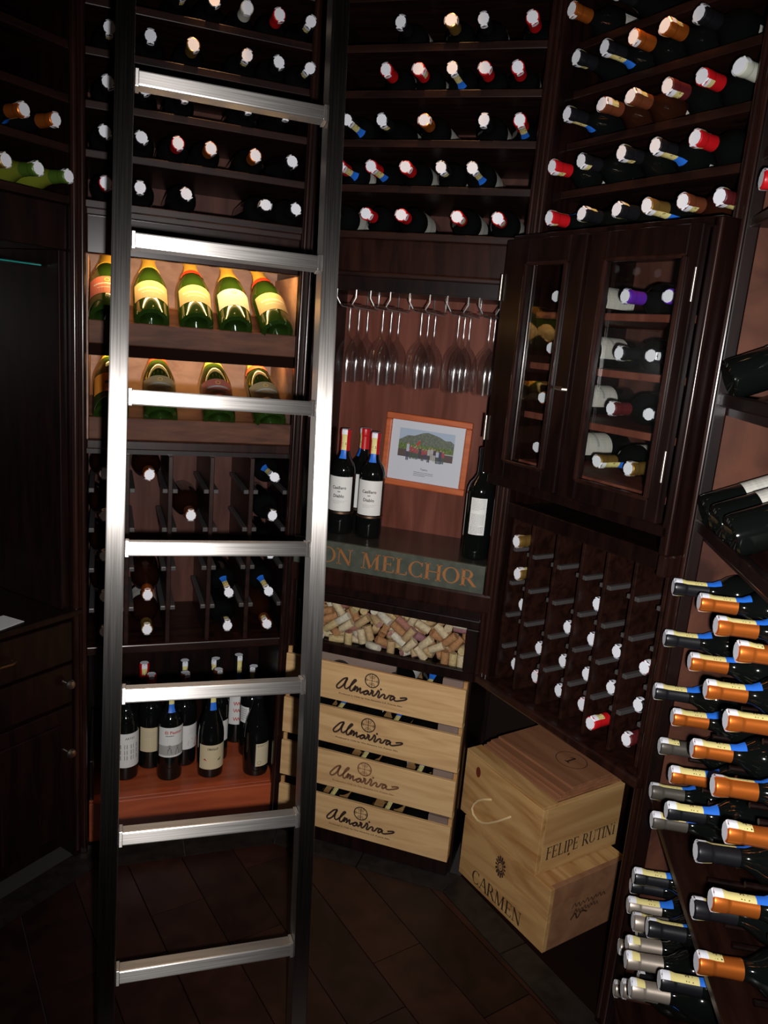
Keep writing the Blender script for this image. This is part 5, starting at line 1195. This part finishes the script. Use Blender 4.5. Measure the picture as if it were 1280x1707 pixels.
for k, (d0_, zt) in enumerate(((.058, .196), (.066, .2035), (.076, .2110), (.100, .2185))):
    lb = bx('loose_lid', 0, .300 - .004 * k, 0, .290 - d0_ + .012, 0, .007, M['plank_lid'], None, .0008, label=['lowest', 'second', 'third', 'topmost'][k] + [' thin brown board of the pile on the upper pine box', ' thin brown board of the pile on the upper pine box', ' thin brown board of the pile on the upper pine box', ' thin brown board on the pine box, marked with a circled 1'][k], cat='board', group='thin boards piled on the pine box')
    q = Matrix.Rotation(R(-57.2), 4, 'Z') @ Vector((.002 + .004 * k, d0_, 0)); lb.location = (q.x + .2939, q.y + 1.9985, .187 + zt - .0078 + .0002); lb.rotation_euler = (0, 0, R(-57.2 + .6 * k))
    if k == 3:
        one = ring(.190, .100, .045, .040, .0022, 32) + [seg(.190, .082, .190, .116, .006), seg(.190, .116, .180, .108, .004), seg(.182, .082, .200, .082, .004)]
        ob('circled_number', polys_mesh('circled_number', [(M['burn'], [[(p[0], p[1]) for p in q_] for q_ in one])], lambda x, y, l: (x, y, .0075)), lb)

# ================================================================= CORKS
cork_me = [MB().lathe([(.0105, -.0218), (.0114, -.0208), (.0114, .0208), (.0105, .0218)], 14).mesh('cork', M['cork%d' % i]) for i in range(len(CORKC))]
mush = MB().lathe([(.0115, -.020), (.0118, .0), (.0100, .008), (.0112, .013), (.0120, .018), (.0100, .0225)], 14).mesh('champagne_cork', M['cork2'])
cork_end = MB().lathe([(.0104, .0219), (.0104, .0222)], 14).mesh('stained_end', M['corkend'])
CLAB = ['tan wine cork', 'pale tan wine cork', 'reddish brown wine cork', 'whitish wine cork', 'plum-stained brown cork', 'yellowish wine cork', 'dusky purple cork']
rc = random.Random(2)
for (x, y, z, a, b_, c_) in CORKS:
    i = rc.choices(range(7), [5, 6, 3, 5, 1, 5, 1])[0]
    m = rc.random() < .08
    o = ob('champagne_cork' if m else 'wine_cork', mush if m else cork_me[i], label=('mushroom-shaped champagne cork' if m else CLAB[i]) + ' at the %s of the pile behind the glass front' % ((['left end', 'left', 'middle', 'right', 'right end'][min(4, int(x / .098))]) + (' bottom' if z < .045 else ' top' if z > .095 else '')), cat='cork', group=('mushroom-shaped champagne corks' if m else CLAB[i] + 's') + ' in the cork box')
    Mx = Matrix.Translation(wp('B', .033 + x, .0075 + y, .6225 + z)) @ Matrix.Rotation(TB, 4, 'Z') @ Euler((a, b_, c_)).to_matrix().to_4x4()
    o.matrix_world = Mx
    if not m and rc.random() < .4: ob('stained_end', cork_end, o)
